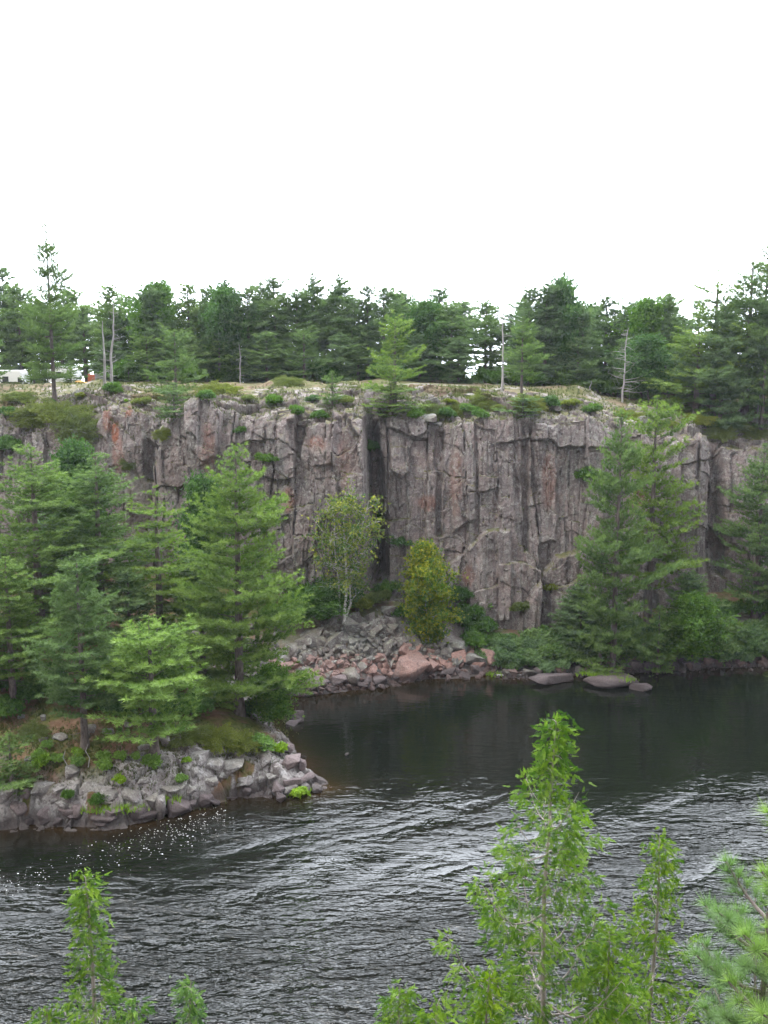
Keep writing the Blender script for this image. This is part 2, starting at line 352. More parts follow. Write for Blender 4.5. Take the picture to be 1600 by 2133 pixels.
MID_PY = [(-900, 840), (0, 842), (90, 825), (120, 812), (200, 806), (250, 818), (330, 832), (430, 818), (540, 822), (560, 812), (760, 812), (800, 808), (880, 806), (1020, 810), (1100, 825), (1240, 838), (1400, 862), (1600, 878), (2400, 870)]
BACK_PY = [(-900, 797), (0, 799), (150, 798), (260, 796), (600, 798), (1000, 797), (1200, 806), (1400, 830), (1600, 842), (2400, 840)]
cx = np.r_[np.linspace(-78, -40, 120), np.linspace(-39.7, 39.7, 900), np.linspace(40, 80, 120)]
pxc = 800 + FPX * cx / 80.0
fy = pl(pxc, FACE_Y)
def zAt(px, py, Yv):
    a = (px - 800) / FPX; b_ = (1066.5 - py) / FPX; return H_CAM + (-SP + b_ * CP) * Yv / (CP + b_ * SP)
zr = zAt(pxc, pl(pxc, RIM_PY), fy + 0.6)
ym = fy + 5.5; zm = zAt(pxc, pl(pxc, MID_PY), ym)
yb = np.full_like(cx, 97.0); zb = zAt(pxc, pl(pxc, BACK_PY), yb)
pts = [(fy - 1.3, np.full_like(cx, -1.5)), (fy - 0.2, zr - 3), (fy + 0.6, zr), (ym, zm), (yb, zb), (np.full_like(cx, 122.0), np.full_like(cx, 20.2)),
       (np.full_like(cx, 160.0), np.full_like(cx, 19.0)), (np.full_like(cx, 230.0), np.full_like(cx, 10.0)), (np.full_like(cx, 700.0), np.full_like(cx, 9.0))]
rows = [230, 42, 62, 90, 40, 24, 10, 8]
BY, BZ, BT = [], [], []
for k in range(len(pts) - 1):
    for j in range(rows[k] + (k == len(pts) - 2)):
        t = j / rows[k]; BY.append(pts[k][0] * (1 - t) + pts[k + 1][0] * t); BZ.append(pts[k][1] * (1 - t) + pts[k + 1][1] * t); BT.append(k + t)
BY = np.array(BY); BZ = np.array(BZ); BT = np.array(BT)[:, None] * np.ones_like(cx)[None]
CX = np.ones((BY.shape[0], 1)) * cx[None]
dy = np.gradient(BY, axis=0); dz = np.gradient(BZ, axis=0); L = np.hypot(dy, dz) + 1e-6
S = np.cumsum(L, axis=0)
ny, nz_ = -dz / L, dy / L
k_ = 9
def smooth0(a):
    c = np.cumsum(np.pad(a, ((k_, k_ - 1), (0, 0)), mode='edge'), axis=0); c = np.vstack([np.zeros((1, a.shape[1])), c]); return (c[2 * k_ :] - c[: -2 * k_])[: a.shape[0]] / (2 * k_)
ny, nz_ = smooth0(ny), smooth0(nz_); q = np.hypot(ny, nz_) + 1e-6; ny /= q; nz_ /= q
PXc, PYc = project(CX, BY, BZ)
faceM = 1 - sstep(1.85, 2.5, BT); rimM = np.clip(1 - sstep(2.6, 3.6, BT), 0, 1)
colm = sstep(790, 840, PXc) * (1 - sstep(1240, 1290, PXc)) + sstep(1380, 1420, PXc) * 0.6   # long plain columns
blocky = 1 - 0.65 * colm
uu = CX + 0.55 * fbm(CX * 0.35, S * 0.12, 101, 3) + 0.12 * fbm(CX * 2, S * 0.9, 103, 2); vv = S + 1.3 * fbm(CX * 0.3, S * 0.3, 102, 3)
ush = uu + 0.10 * (vv - 10) * vnoise(CX * 0.12, S * 0.04, 109)
us2 = uu + 0.35 * fbm(CX * 0.3, S * 0.06, 105, 2) + 0.06 * (vv - 10) * vnoise(CX * 0.1, S * 0.03, 109)
D = brick(us2, vv, 3.2, 10, 201, 1.15, 0.5, 0.07, 0.40, 0.03)
D = D + brick(us2 + 3, vv + 0.5 * uu, 1.5, 4.6, 211, 0.62, 0.5, 0.10, 0.20, 0.045) * (0.6 + 0.4 * blocky)
D = D + brick(us2 * 0.98 + vv * 0.05, vv - 0.3 * uu, 0.8, 1.9, 221, 0.30, 0.40, 0.22, 0.10, 0.05) * (0.25 + 0.75 * blocky) * sstep(-0.25, 0.1, fbm(CX * 0.25, S * 0.2, 223, 3))
D = D + facet(ush, vv, 1.8, 3.4, 231, 0.75, 0.5, 0.35, 0.16, 0.035) * blocky * sstep(-0.15, 0.15, fbm(CX * 0.2, S * 0.2, 235, 3))
D = D + facet(uu, vv, 0.34, 0.6, 241, 0.07, 0.4, 0.3, 0.02, 0.1) * blocky
D = D + brick(us2 + 1.7, vv, 0.62, 8.0, 261, 0.13, 0.40, 0.02, 0.20, 0.05) * colm
D = D + 0.35 * fbm(CX * 0.22, S * 0.2, 251, 3) + 0.10 * fbm(CX * 1.6, S * 1.2, 253, 4) + 0.035 * fbm(CX * 5, S * 5, 257, 3)
FEAT = [  # outline in the photograph, metres forward (+) or back (-), softness px
    ([(758, 880), (786, 880), (798, 1000), (806, 1100), (806, 1200), (782, 1215), (776, 1080), (760, 960)], -2.4, 10),
    ([(774, 1060), (792, 1040), (800, 1120), (796, 1210), (780, 1190)], -1.6, 6),
    ([(306, 915), (330, 925), (322, 970), (324, 1005), (306, 1000), (302, 950)], -0.9, 6),
    ([(928, 1178), (1012, 1106), (1062, 1100), (1064, 1290), (996, 1290), (936, 1235)], 0.55, 4),
    ([(1112, 1215), (1160, 1158), (1240, 1140), (1245, 1340), (1080, 1340), (1085, 1270)], 1.0, 6),
    ([(386, 862), (440, 846), (468, 864), (456, 950), (432, 962), (402, 940)], 0.9, 4),
    ([(812, 930), (850, 925), (856, 985), (830, 995), (812, 975)], 0.7, 4),
    ([(1474, 910), (1502, 915), (1520, 1200), (1486, 1200)], -1.6, 8),
    ([(905, 890), (926, 892), (922, 1120), (908, 1110)], -0.8, 5), ([(940, 890), (988, 888), (992, 1080), (944, 1110)], 0.6, 5),
    ([(1084, 890), (1106, 890), (1100, 1150), (1088, 1150)], -0.8, 5), ([(1112, 890), (1165, 880), (1162, 1130), (1118, 1130)], 0.4, 5),
    ([(600, 880), (640, 876), (625, 960), (610, 940)], -0.7, 4), ([(640, 885), (700, 885), (695, 965), (650, 970)], 0.6, 5),
    ([(375, 1085), (398, 1060), (400, 1110), (380, 1120)], -1.5, 5)]
nX = PXc + 6 * fbm(CX * 0.8, S * 0.8, 301, 3); nY = PYc + 8 * fbm(CX * 0.8, S * 0.8, 303, 3)
for poly, off, sf in FEAT:
    D = D + off * sstep(-sf * 0.5, sf, inpoly(nX, nY, poly)) * (BT < 2.4)
D = D - D[:230].mean() * 1.0
top_step = facet(uu, S, 2.6, 1.6, 401, 0.75, 0.15, 0.45, 0.25, 0.06) + facet(uu, S, 0.9, 0.7, 405, 0.26, 0.3, 0.4, 0.10, 0.08) + 0.10 * fbm(CX * 2, S * 2, 407, 3)
rockArea = sstep(-0.25, 0.05, fbm(CX * 0.16, BY * 0.2, 409, 3) + 0.25 * rimM - 0.05) 
plate = 0.25 * fbm(CX * 0.1, BY * 0.1, 411, 3) + 0.06 * fbm(CX * 1.2, BY * 1.2, 413, 3)
edge = sstep(1.7, 2.3, BT)
Dt = D * faceM + (top_step * rimM * (0.45 + 0.55 * rockArea) + plate) * edge
CY = BY + ny * Dt; CZ = BZ + nz_ * Dt
bumps = edge * 1.3 * (1 - sstep(4, 4.6, BT)) * np.maximum(0, fbm(CX * 0.22, BY * 0.22, 417, 3) - 0.12)
CZ = CZ + bumps
def blob(lst):
    r = np.zeros(PXc.shape)
    for (a, b_, ra, rb, s_) in lst: r = np.maximum(r, s_ * sstep(1.35, 0.65, np.hypot((nX - a) / ra, (nY - b_) / rb)))
    return r * (BT < 2.6)
rust = blob([(243, 903, 8, 24, 0.85), (228, 880, 9, 22, 0.5), (250, 950, 14, 35, 0.35), (270, 868, 10, 8, 0.6), (662, 925, 18, 16, 0.4), (600, 1040, 16, 26, 0.45), (890, 1048, 22, 14, 0.35), (440, 940, 14, 45, 0.3),
             (975, 1195, 12, 22, 0.35), (950, 1000, 12, 80, 0.25), (1145, 1000, 14, 60, 0.25), (1330, 1040, 20, 20, 0.5), (720, 960, 14, 60, 0.2)])
pale = blob([(292, 1012, 22, 26, 0.9), (300, 1050, 14, 20, 0.6), (663, 938, 14, 10, 0.5), (1000, 1210, 18, 50, 0.4), (735, 1130, 10, 30, 0.4)])
Vc = np.stack([CX, CY, CZ], -1).reshape(-1, 3); Fc = grid_faces(*CX.shape)
tcol = (BT[:-1, :-1]).ravel()
veg = (sstep(0.0, 0.12, fbm(CX * 0.3, BY * 0.35, 421, 4) - 0.30 * rimM + 0.18) * edge)[:-1, :-1].ravel()
me = mesh_np('cliff', Vc, Fc, M['cliff'], False, {'rust': rust, 'pale': pale})
me.materials.append(M['plateau'])
me.polygons.foreach_set('material_index', ((veg > 0.5) & (tcol > 2.55) | (tcol > 3.9)).astype(np.int32))
cliff = obj('cliff', me, kind='structure')

# ---- near bank under and below the camera
nx_, nyy = np.linspace(-45, 45, 200), np.linspace(-18, 15, 120)
XN, YN = np.meshgrid(nx_, nyy)
zn = np.interp(YN + 0.5 * fbm(XN * 0.5, YN * 0.5, 501), [-18, 0.6, 2.2, 9.6, 10.4, 13, 15], [22.6, 22.4, 16.0, 14.6, 13, 3, -2])
zn = zn + 0.5 * facet(XN, YN, 1.6, 1.1, 503, 0.5, 0.3, 0.3, 0.2, 0.08) + 0.15 * fbm(XN, YN, 505)
obj('near_bank', mesh_np('near_bank', np.c_[XN.ravel(), YN.ravel(), zn.ravel()], grid_faces(120, 200), M['cliff'], False, {'rust': XN.ravel() * 0, 'pale': XN.ravel() * 0}), kind='structure')

# ---- water
def water_material():
    b = NB('river_water'); P = b.coord('Position'); rp = b.attr('ripple'); 
    W1 = b.n('Mapping', {0: P, 2: (0, 0, math.radians(-10)), 3: (0.4, 1.0, 1)}).outputs[0]
    a = b.noise(W1, 1.1, 3, 0.5, 0.9)
    W2 = b.n('Mapping', {0: P, 2: (0, 0, math.radians(9)), 3: (0.36, 1.0, 1)}).outputs[0]
    c = b.noise(W2, 3.0, 3, 0.5, 0.35)
    f = b.noise(b.coord('Position', (0.6, 1.2, 1)), 6.0, 2, 0.5)
    h = b.math('ADD', b.math('MULTIPLY', a, 0.55), b.math('ADD', b.math('MULTIPLY', c, 0.5), b.math('MULTIPLY', f, 0.08)))
    sw = b.noise(b.coord('Position', (0.5, 1.2, 1)), 0.5, 4, 0.6, 1.2)
    amp = b.math('MULTIPLY', rp, b.ramp(sw, [(0.30, 0.45), (0.6, 1.0)]))
    nrm = b.bump(b.math('MULTIPLY', h, amp), 1.1, 1.0)
    col = b.mix(b.attr('shallow'), (0.0035, 0.0045, 0.003), (0.035, 0.020, 0.008))
    return b.pbr(col, 0.05, nrm, 0.5, IOR=1.44)
wxs, wys = np.r_[np.linspace(-160, -31, 60), np.arange(-30, 30, 0.3), np.linspace(30.3, 160, 60)], np.r_[np.linspace(8, 28, 20), np.arange(28.3, 66, 0.3), np.linspace(66.5, 90, 30)]
XW, YW = np.meshgrid(wxs, wys)
sdw = inpoly(XW, YW, land_poly); pxw, pyw = project(XW, YW, 0 * XW)
f0, f1_ = atZ(0, 1960)[:2], atZ(900, 1668)[:2]; fd = (f1_ - f0) / np.linalg.norm(f1_ - f0)
fu = XW * fd[0] + YW * fd[1]; fv = -XW * fd[1] + YW * fd[0]; fv = fv + 1.6 * fbm(XW * 0.11, YW * 0.11, 611, 3)
streak = fbm(fu * 0.10, fv * 0.55, 613, 4); gust = fbm(XW * 0.10, YW * 0.16, 617, 3)
py2 = pyw + 0.085 * (pxw - 500) * sstep(1950, 1750, pyw) + 40 * gust
cur = np.interp(py2, [1600, 1690, 1760, 1840, 1930, 2030, 2133, 2400], [0.03, 0.06, 0.16, 0.34, 0.62, 0.85, 1.0, 1.0])
rip = cur * (1 + 1.3 * streak * sstep(2050, 1800, pyw)) * (1 + 0.7 * fbm(fu * 0.13, fv * 0.3, 619, 3))
band = np.exp(-(((pyw - np.interp(pxw, [350, 600, 900, 1060], [1735, 1740, 1700, 1705])) / np.interp(pxw, [350, 900], [35, 40])) ** 2)) * sstep(360, 520, pxw) * sstep(1120, 1030, pxw)
rip = rip + 0.50 * band * np.clip(0.5 + 1.8 * streak, 0, 1.3)
rip = rip + 0.55 * np.exp(-(((pyw - 1674) / 13) ** 2)) * sstep(1300, 1370, pxw) * np.clip(0.4 + 2 * streak, 0, 1.2) + 0.25 * np.exp(-(((pyw - 1750) / 35) ** 2)) * sstep(1180, 1300, pxw)
eddy = sstep(560, 250, pxw) * sstep(1870, 1790, pyw); rip = rip * (1 - 0.75 * eddy)
calm = sstep(1640, 1560, pyw) ; rip = np.clip(np.where(True, rip * (1 - calm) + 0.022 * calm, rip), 0.012, 1.3)
shal = np.exp(np.minimum(sdw, 0) / 0.8) * 0.7
water = obj('river', mesh_np('river', np.c_[XW.ravel(), YW.ravel(), 0 * XW.ravel()], grid_faces(len(wys), len(wxs)), water_material(), True, {'ripple': rip, 'shallow': shal}), kind='structure')

# ---- picking points on the ground
def bvh_of(V, F): return BVHTree.FromPolygons([tuple(p) for p in V.tolist()], [tuple(f) for f in F.tolist()])
BV = [bvh_of(Vg, Fg), bvh_of(Vc, Fc)]
def hit(px, py):
    """the first ground or water point seen at a place in the photograph"""
    d = Vector(ray(px, py).tolist()).normalized(); o = Vector((0, 0, H_CAM)); best = None
    for bv in BV:
        r = bv.ray_cast(o, d, 900)
        if r[0] is not None and (best is None or r[3] < best[1]): best = (r[0], r[3])
    wz = atZ(px, py) if py > 760 else None
    if wz is not None:
        dw = (Vector(wz.tolist()) - o).length
        if best is None or dw < best[1]: return np.array(wz)
    return np.array(best[0])
def drop(x, y):
    z = -9
    for bv in BV:
        r = bv.ray_cast(Vector((x, y, 80)), Vector((0, 0, -1)))
        if r[0] is not None: z = max(z, r[0].z)
    return z
RS = np.random.RandomState
# ================================================================== BUILDERS
def frames(Dv, roll):
    Dv = Dv / (np.linalg.norm(Dv, axis=1, keepdims=True) + 1e-9)
    ref = np.where(np.abs(Dv[:, 2:3]) > 0.95, np.array([[1.0, 0, 0]]), np.array([[0, 0, 1.0]]))
    A = np.cross(ref, Dv); A /= np.linalg.norm(A, axis=1, keepdims=True) + 1e-9; B = np.cross(Dv, A)
    c, s = np.cos(roll)[:, None], np.sin(roll)[:, None]
    return A * c + B * s, B * c - A * s, Dv                      # local x, y, z axes (z along the direction)
def scatter(tv, tf, P, Dv, roll, size):
    a, b, d = frames(np.asarray(Dv, float), np.asarray(roll, float)); size = np.asarray(size)[:, None, None]
    V = P[:, None, :] + size * (tv[None, :, 0:1] * a[:, None] + tv[None, :, 1:2] * b[:, None] + tv[None, :, 2:3] * d[:, None])
    F = tf[None] + (np.arange(len(P)) * len(tv))[:, None, None]
    return V.reshape(-1, 3), F.reshape(-1, tf.shape[1])
def t_tuft(rs, k=8, w=0.20, spread=1.15):
    V, F = [], []
    for i in range(k):
        a = 2 * math.pi * (i + rs.rand()) / k; e = spread * (0.35 + 0.65 * rs.rand())
        d = np.array([math.cos(a) * math.sin(e), math.sin(a) * math.sin(e), math.cos(e)]); s = np.array([-math.sin(a), math.cos(a), 0])
        V += [s * w * 0.5, -s * w * 0.5, d * (0.75 + 0.35 * rs.rand())]; F.append([3 * i, 3 * i + 1, 3 * i + 2])
    return np.array(V), np.array(F)
def t_leaves(rs, k=6, L=0.5, w=0.3, spread=1.2, rise=0.5):
    """k small leaves (kites) set round a short twig along +z"""
    V, F = [], []
    for i in range(k):
        a = i * 2.4 + rs.rand(); e = spread * (0.5 + 0.5 * rs.rand()); z0 = rise * i / k
        d = np.array([math.cos(a) * math.sin(e), math.sin(a) * math.sin(e), math.cos(e)]); s = np.array([-math.sin(a), math.cos(a), 0.25 * (rs.rand() - 0.5)])
        o = np.array([0, 0, z0]); LL = L * (0.7 + 0.6 * rs.rand())
        V += [o, o + d * LL * 0.45 + s * w * 0.5, o + d * LL, o + d * LL * 0.45 - s * w * 0.5]; F.append([4 * i, 4 * i + 1, 4 * i + 2, 4 * i + 3])
    return np.array(V), np.array(F)
def t_cedar(rs, n=11):
    """flat fan spray in the local x-z plane, tip along +z"""
    V, F = [], []; c = 0
    def kite(o, d, L, w):
        nonlocal c
        s = np.array([d[2], 0, -d[0]]); o = np.array(o)
        V.extend([o, o + d * L * 0.5 + s * w, o + d * L, o + d * L * 0.5 - s * w]); F.append([c, c + 1, c + 2, c + 3]); c += 4
    kite((0, 0, 0), np.array([0, 0.0, 1.0]), 1.0, 0.022)
    for i in range(n):
        z = 0.05 + 0.85 * i / n; sgn = 1 if i % 2 else -1; ang = 0.62 - 0.25 * i / n + 0.15 * (rs.rand() - 0.5)
        L = 0.36 * (1 - 0.6 * i / n) * (0.75 + 0.5 * rs.rand()); d = np.array([sgn * math.sin(ang), 0.25 * (rs.rand() - 0.5), math.cos(ang)]); d /= np.linalg.norm(d)
        kite((0, 0, z), d, L, 0.022)
        for q_, da in ((0.35, -0.55), (0.6, -0.5), (0.3, 0.5), (0.55, 0.45)):
            d2 = np.array([sgn * math.sin(ang + da), 0, math.cos(ang + da)]); kite(np.array([0, 0, z]) + d * L * q_, d2, L * 0.38, 0.018)
    V = np.array(V); V[:, 1] += -0.12 * V[:, 2] ** 2
    return V, np.array(F)
def tube(pts, rad, sides=6):
    pts = np.asarray(pts, float); n = len(pts); T = np.gradient(pts, axis=0)
    a, b, _ = frames(T, np.zeros(n)); 
    for i in range(1, n):                                         # keep the ring from flipping
        if np.dot(a[i], a[i - 1]) < 0: a[i] = -a[i]; b[i] = -b[i]
    an = np.arange(sides) * 2 * math.pi / sides
    V = pts[:, None] + np.asarray(rad)[:, None, None] * (np.cos(an)[None, :, None] * a[:, None] + np.sin(an)[None, :, None] * b[:, None])
    F = []
    for i in range(n - 1):
        for j in range(sides): F.append([i * sides + j, i * sides + (j + 1) % sides, (i + 1) * sides + (j + 1) % sides, (i + 1) * sides + j])
    return V.reshape(-1, 3), np.array(F)
class Acc:
    def __init__(s): s.V, s.F, s.T, s.n = [], [], [], 0
    def add(s, V, F, t=None):
        if len(V) == 0: return
        s.V.append(V); s.F.append(np.asarray(F) + s.n); s.n += len(V)
        if t is not None: s.T.append(t)
    def mesh(s, name, mat, smooth=False):
        return mesh_np(name, np.concatenate(s.V), np.concatenate(s.F), mat, smooth, {'tint': np.concatenate(s.T)} if s.T else None)
def rep(t, tv): return np.repeat(t, len(tv))

def pine_meshes(seed, H=16, R=4.2, base=0.12, nwh=24, up=0.5, droop=0.0, dens=1.0, gap=0.12, wind=0.0, mat='pine', tuft=0.26, shape=0.75, dead=6, rtr=0.016, lean=0.0, nmul=1.0, sides=4, curl=0.45, wmul=0.92):
    rs = RS(seed); tr = Acc(); tops = Acc()
    zz = np.linspace(0, H, 14); wob = np.cumsum(rs.randn(14, 2) * 0.012 * H / 14, axis=0)
    trunk = np.c_[wob[:, 0] + lean * zz * (1 - zz / H * 0.3), wob[:, 1], zz]; rr = H * rtr * (1 - zz / H) ** 0.8 + 0.012
    rr[0] *= 1.35; tr.add(*tube(trunk, rr, 8))
    def tp(z): return np.array([np.interp(z, zz, trunk[:, 0]), np.interp(z, zz, trunk[:, 1]), z])
    P, Dv, T, Z_ = [], [], [], []
    nwh = int(nwh * wmul); hs_ = np.linspace(0, 1, nwh) ** 0.92
    for wi, t in enumerate(hs_):
        z = H * (base + (0.985 - base) * t); 
        prof = (1 - t) ** shape * (0.55 + 0.45 * min(1, t * 3.5)) + 0.035
        a0 = rs.rand() * 6.28; nb = int(round((5 + rs.rand() * 2.4) * (1 if t < 0.9 else 0.8)))
        wl = 0.58 + 0.68 * rs.rand()
        for k in range(nb):
            if rs.rand() < gap * (1.5 - t): continue
            az = a0 + k * 6.283 / nb + rs.randn() * 0.25; Lb = R * prof * wl * (0.55 + 0.7 * rs.rand()) * (1 + wind * math.cos(az))
            if Lb < 0.12: Lb = 0.12
            el = -droop * (1 - t) + (0.05 + up * t ** 1.3) + rs.randn() * 0.06
            u = np.array([math.cos(az), math.sin(az)]); s = np.linspace(0, 1, 6)
            bz = Lb * (math.tan(min(el, 1.2)) * s - 0.10 * (1 - t) * np.sin(s * 3.14) + curl * (0.25 + 0.1 * rs.rand()) * s ** 3)
            side = np.array([-u[1], u[0]]) * rs.randn() * 0.08 * Lb
            bp = tp(z + rs.randn() * 0.08)[None] + np.c_[np.outer(s, u) * Lb * math.cos(min(el, 1.2)) + np.outer(s ** 2, side), bz]
            tr.add(*tube(bp, (0.006 + 0.009 * Lb) * (1 - s * 0.85), sides if Lb > 0.8 else 3))
            s0 = 0.22 if Lb > 1.2 else 0.0
            nt_ = max(4 if Lb > 0.6 else 2, int(Lb * (1 - s0) / 0.19 * dens))
            for m in range(nt_):
                f = s0 + (1 - s0) * (m + rs.rand() * 0.6) / nt_; c = np.array([np.interp(f, s, bp[:, i]) for i in range(3)])
                sg = 1 if m % 2 else -1; ang = az + sg * (0.75 + 0.3 * rs.rand()); lt = min(1.6, 0.46 * Lb * (1.15 - 0.70 * f) + 0.22 * min(1, Lb / 0.9)) * (0.7 + 0.6 * rs.rand())
                dd = np.array([math.cos(ang), math.sin(ang), 0.10 + 0.4 * t + 0.12 * rs.randn()]); nt2 = max(3, int(lt / 0.085 * nmul))
                q = (np.arange(nt2) + 0.6) / nt2
                P.append(c[None] + np.outer(q * lt, dd) + rs.randn(nt2, 3) * np.array([0.07, 0.07, 0.035]) + np.c_[np.zeros((nt2, 2)), 0.10 * lt * q ** 2])
                Dv.append(dd[None] * 0.7 + np.array([[u[0] * 0.3, u[1] * 0.3, 0.75]]) + rs.randn(nt2, 3) * 0.25)
                Z_.append(np.full(nt2, 0.45 + 0.55 * min(1, Lb / 1.1))); T.append(np.clip(0.15 + 0.5 * f + 0.25 * q + 0.2 * rs.randn() + 0.12 * rs.randn(nt2), 0, 1))
            P.append(bp[-1:]); Dv.append((bp[-1:] - bp[-2:-1]) / Lb * 5 + [[0, 0, 0.3]]); T.append(np.array([0.8])); Z_.append(np.array([0.6]))
    for k in range(dead):                                          # bare lower limbs
        z = H * (0.04 + (base + 0.05) * rs.rand()) + 0.3; az = rs.rand() * 6.28; Lb = R * (0.25 + 0.35 * rs.rand()); s = np.linspace(0, 1, 5)
        bp = tp(z)[None] + np.c_[np.outer(s, [math.cos(az), math.sin(az)]) * Lb + np.cumsum(rs.randn(5, 2) * 0.05 * Lb, axis=0) * s[:, None], -0.15 * Lb * s + 0.2 * Lb * s ** 2]
        tr.add(*tube(bp, 0.03 * (1 - s * 0.8), 3))
        for m in range(4):
            f = 1 + m; d2 = rs.randn(3) * 0.25 * Lb; tr.add(*tube(np.array([bp[f], bp[f] + d2]), np.array([0.012, 0.004]), 3))
    P = np.concatenate(P); Dv = np.concatenate(Dv); T = np.concatenate(T); Z_ = np.concatenate(Z_)
    tops = Acc(); which = rs.randint(0, 3, len(P))
    for v in range(3):
        tv, tf = t_tuft(rs, 9); m = which == v
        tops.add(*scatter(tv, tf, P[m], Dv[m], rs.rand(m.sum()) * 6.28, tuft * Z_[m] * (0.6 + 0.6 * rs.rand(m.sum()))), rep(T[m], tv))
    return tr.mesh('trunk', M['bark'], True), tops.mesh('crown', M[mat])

def broad_meshes(seed, H=8, R=2.2, base=0.25, nb=16, leaf='birch_leaf', bark_='birch', size=0.13, clump=0.35, per=60, stems=1, shape='oval', lean=0.0, yellow=0.4, top_yellow=True, rtr=0.012):
    rs = RS(seed); tr = Acc(); cr = Acc(); P, T = [], []
    for sidx in range(stems):
        n = 8; s = np.linspace(0, 1, n); az0 = rs.rand() * 6.28; sp = 0.10 * R * sidx
        ln = lean if sidx == 0 else lean + 0.12 * rs.randn()
        tk = np.c_[ln * H * s + sp * math.cos(az0) * s + np.cumsum(rs.randn(n) * 0.012 * H) , sp * math.sin(az0) * s + np.cumsum(rs.randn(n) * 0.012 * H), H * 0.96 * s]
        tk[0, :2] = 0; tr.add(*tube(tk, H * rtr * (1 - 0.88 * s) * (0.8 if sidx else 1), 7))
        for k in range(nb):
            f = base + (0.97 - base) * (k + rs.rand()) / nb; c = np.array([np.interp(f, s, tk[:, i]) for i in range(3)]); az = k * 2.4 + rs.rand()
            tt = (f - base) / (1 - base)
            pr = {'oval': math.sin(math.pi * min(1, 0.18 + tt * 0.80)), 'cone': (1 - tt) ** 0.7 + 0.12, 'vase': 0.45 + 0.55 * math.sin(math.pi * min(1, tt * 0.85 + 0.1))}[shape]
            Lb = R * pr * (0.7 + 0.5 * rs.rand()); el = 0.35 + 0.6 * rs.rand(); s2 = np.linspace(0, 1, 5)
            bp = c[None] + np.c_[np.outer(s2, [math.cos(az), math.sin(az)]) * Lb * math.cos(el), Lb * math.sin(el) * (s2 - 0.25 * s2 ** 2)] + np.cumsum(rs.randn(5, 3) * 0.03 * Lb, axis=0) * s2[:, None]
            tr.add(*tube(bp, H * rtr * 0.36 * (1 - f * 0.6) * (1 - 0.85 * s2), 4))
            for m in range(5):
                f2 = 0.3 + 0.7 * (m + rs.rand()) / 5; c2 = np.array([np.interp(f2, s2, bp[:, i]) for i in range(3)]); d2 = rs.randn(3) * 0.28 * Lb + np.array([0, 0, 0.1 * Lb])
                tr.add(*tube(np.array([c2, c2 + d2 * 0.5, c2 + d2]), np.array([0.012, 0.008, 0.004]) * H / 8, 3))
                for e in (0.35, 0.7, 1.0):
                    nn = rs.poisson(per / 3); P.append((c2 + d2 * e)[None] + rs.randn(nn, 3) * clump * np.array([1, 1, 0.75]))
                    yv = yellow * (0.4 + 0.9 * tt if top_yellow else 1) + 0.25 * rs.randn()
                    T.append(np.clip(yv + 0.15 * rs.randn(nn), 0, 1))
    P = np.concatenate(P); T = np.concatenate(T)
    tv, tf = t_leaves(rs, 5, 1.0, 0.7, 1.4, 0.5)
    Dv = rs.randn(len(P), 3) + [0, 0, 0.4]
    cr.add(*scatter(tv, tf, P, Dv, rs.rand(len(P)) * 6.28, size * (0.6 + 0.7 * rs.rand(len(P)))), rep(T, tv))
    return tr.mesh('trunk', M[bark_], True), cr.mesh('crown', M[leaf])

def shrub_meshes(seed, R=0.8, Hh=0.9, n=900, leaf='shore_leaf', size=0.13, upright=0.7, stems=14, fill=0.55, kind='leaves', lumps=7):
    rs = RS(seed); st = Acc(); cr = Acc()
    lc = np.c_[rs.randn(lumps, 2) * R * 0.42, Hh * (0.35 + 0.45 * rs.rand(lumps))]; lr = R * (0.38 + 0.25 * rs.rand(lumps))
    which = rs.randint(0, lumps, n); d = rs.randn(n, 3); d[:, 2] = np.abs(d[:, 2]) * 0.9 + 0.05 - 0.4 * (rs.rand(n) < 0.25); d /= np.linalg.norm(d, axis=1, keepdims=True)
    rad = lr[which] * (fill + (1 - fill) * rs.rand(n)) ; P = lc[which] + d * rad[:, None] * np.array([1, 1, 0.8 * Hh / R if Hh < R else 0.9])
    P[:, 2] = np.maximum(P[:, 2], 0.03)
    for k in range(stems):
        e = lc[k % lumps] + rs.randn(3) * 0.15 * R; e[2] = max(0.1, e[2]); m = e * [0.4, 0.4, 0.6] + rs.randn(3) * 0.05 * R
        st.add(*tube(np.array([[0.1 * R * rs.randn(), 0.1 * R * rs.randn(), -0.1], m, e]), np.array([0.02, 0.014, 0.006]) * max(R, 0.5) , 4))
    T = np.clip(0.35 + 0.5 * (rs.rand(lumps)[which] - 0.3) + 0.25 * rs.randn(n), 0, 1); Dv = d + np.array([0, 0, upright])
    tv, tf = t_leaves(rs, 7, 1.0, 0.42, 1.2, 1.0) if kind == 'leaves' else t_tuft(rs, 8, 0.2, 0.8)
    cr.add(*scatter(tv, tf, P, Dv, rs.rand(n) * 6.28, size * (0.7 + 0.6 * rs.rand(n))), rep(T, tv))
    return st.mesh('stems', M['bark'], True), cr.mesh('foliage', M[leaf])

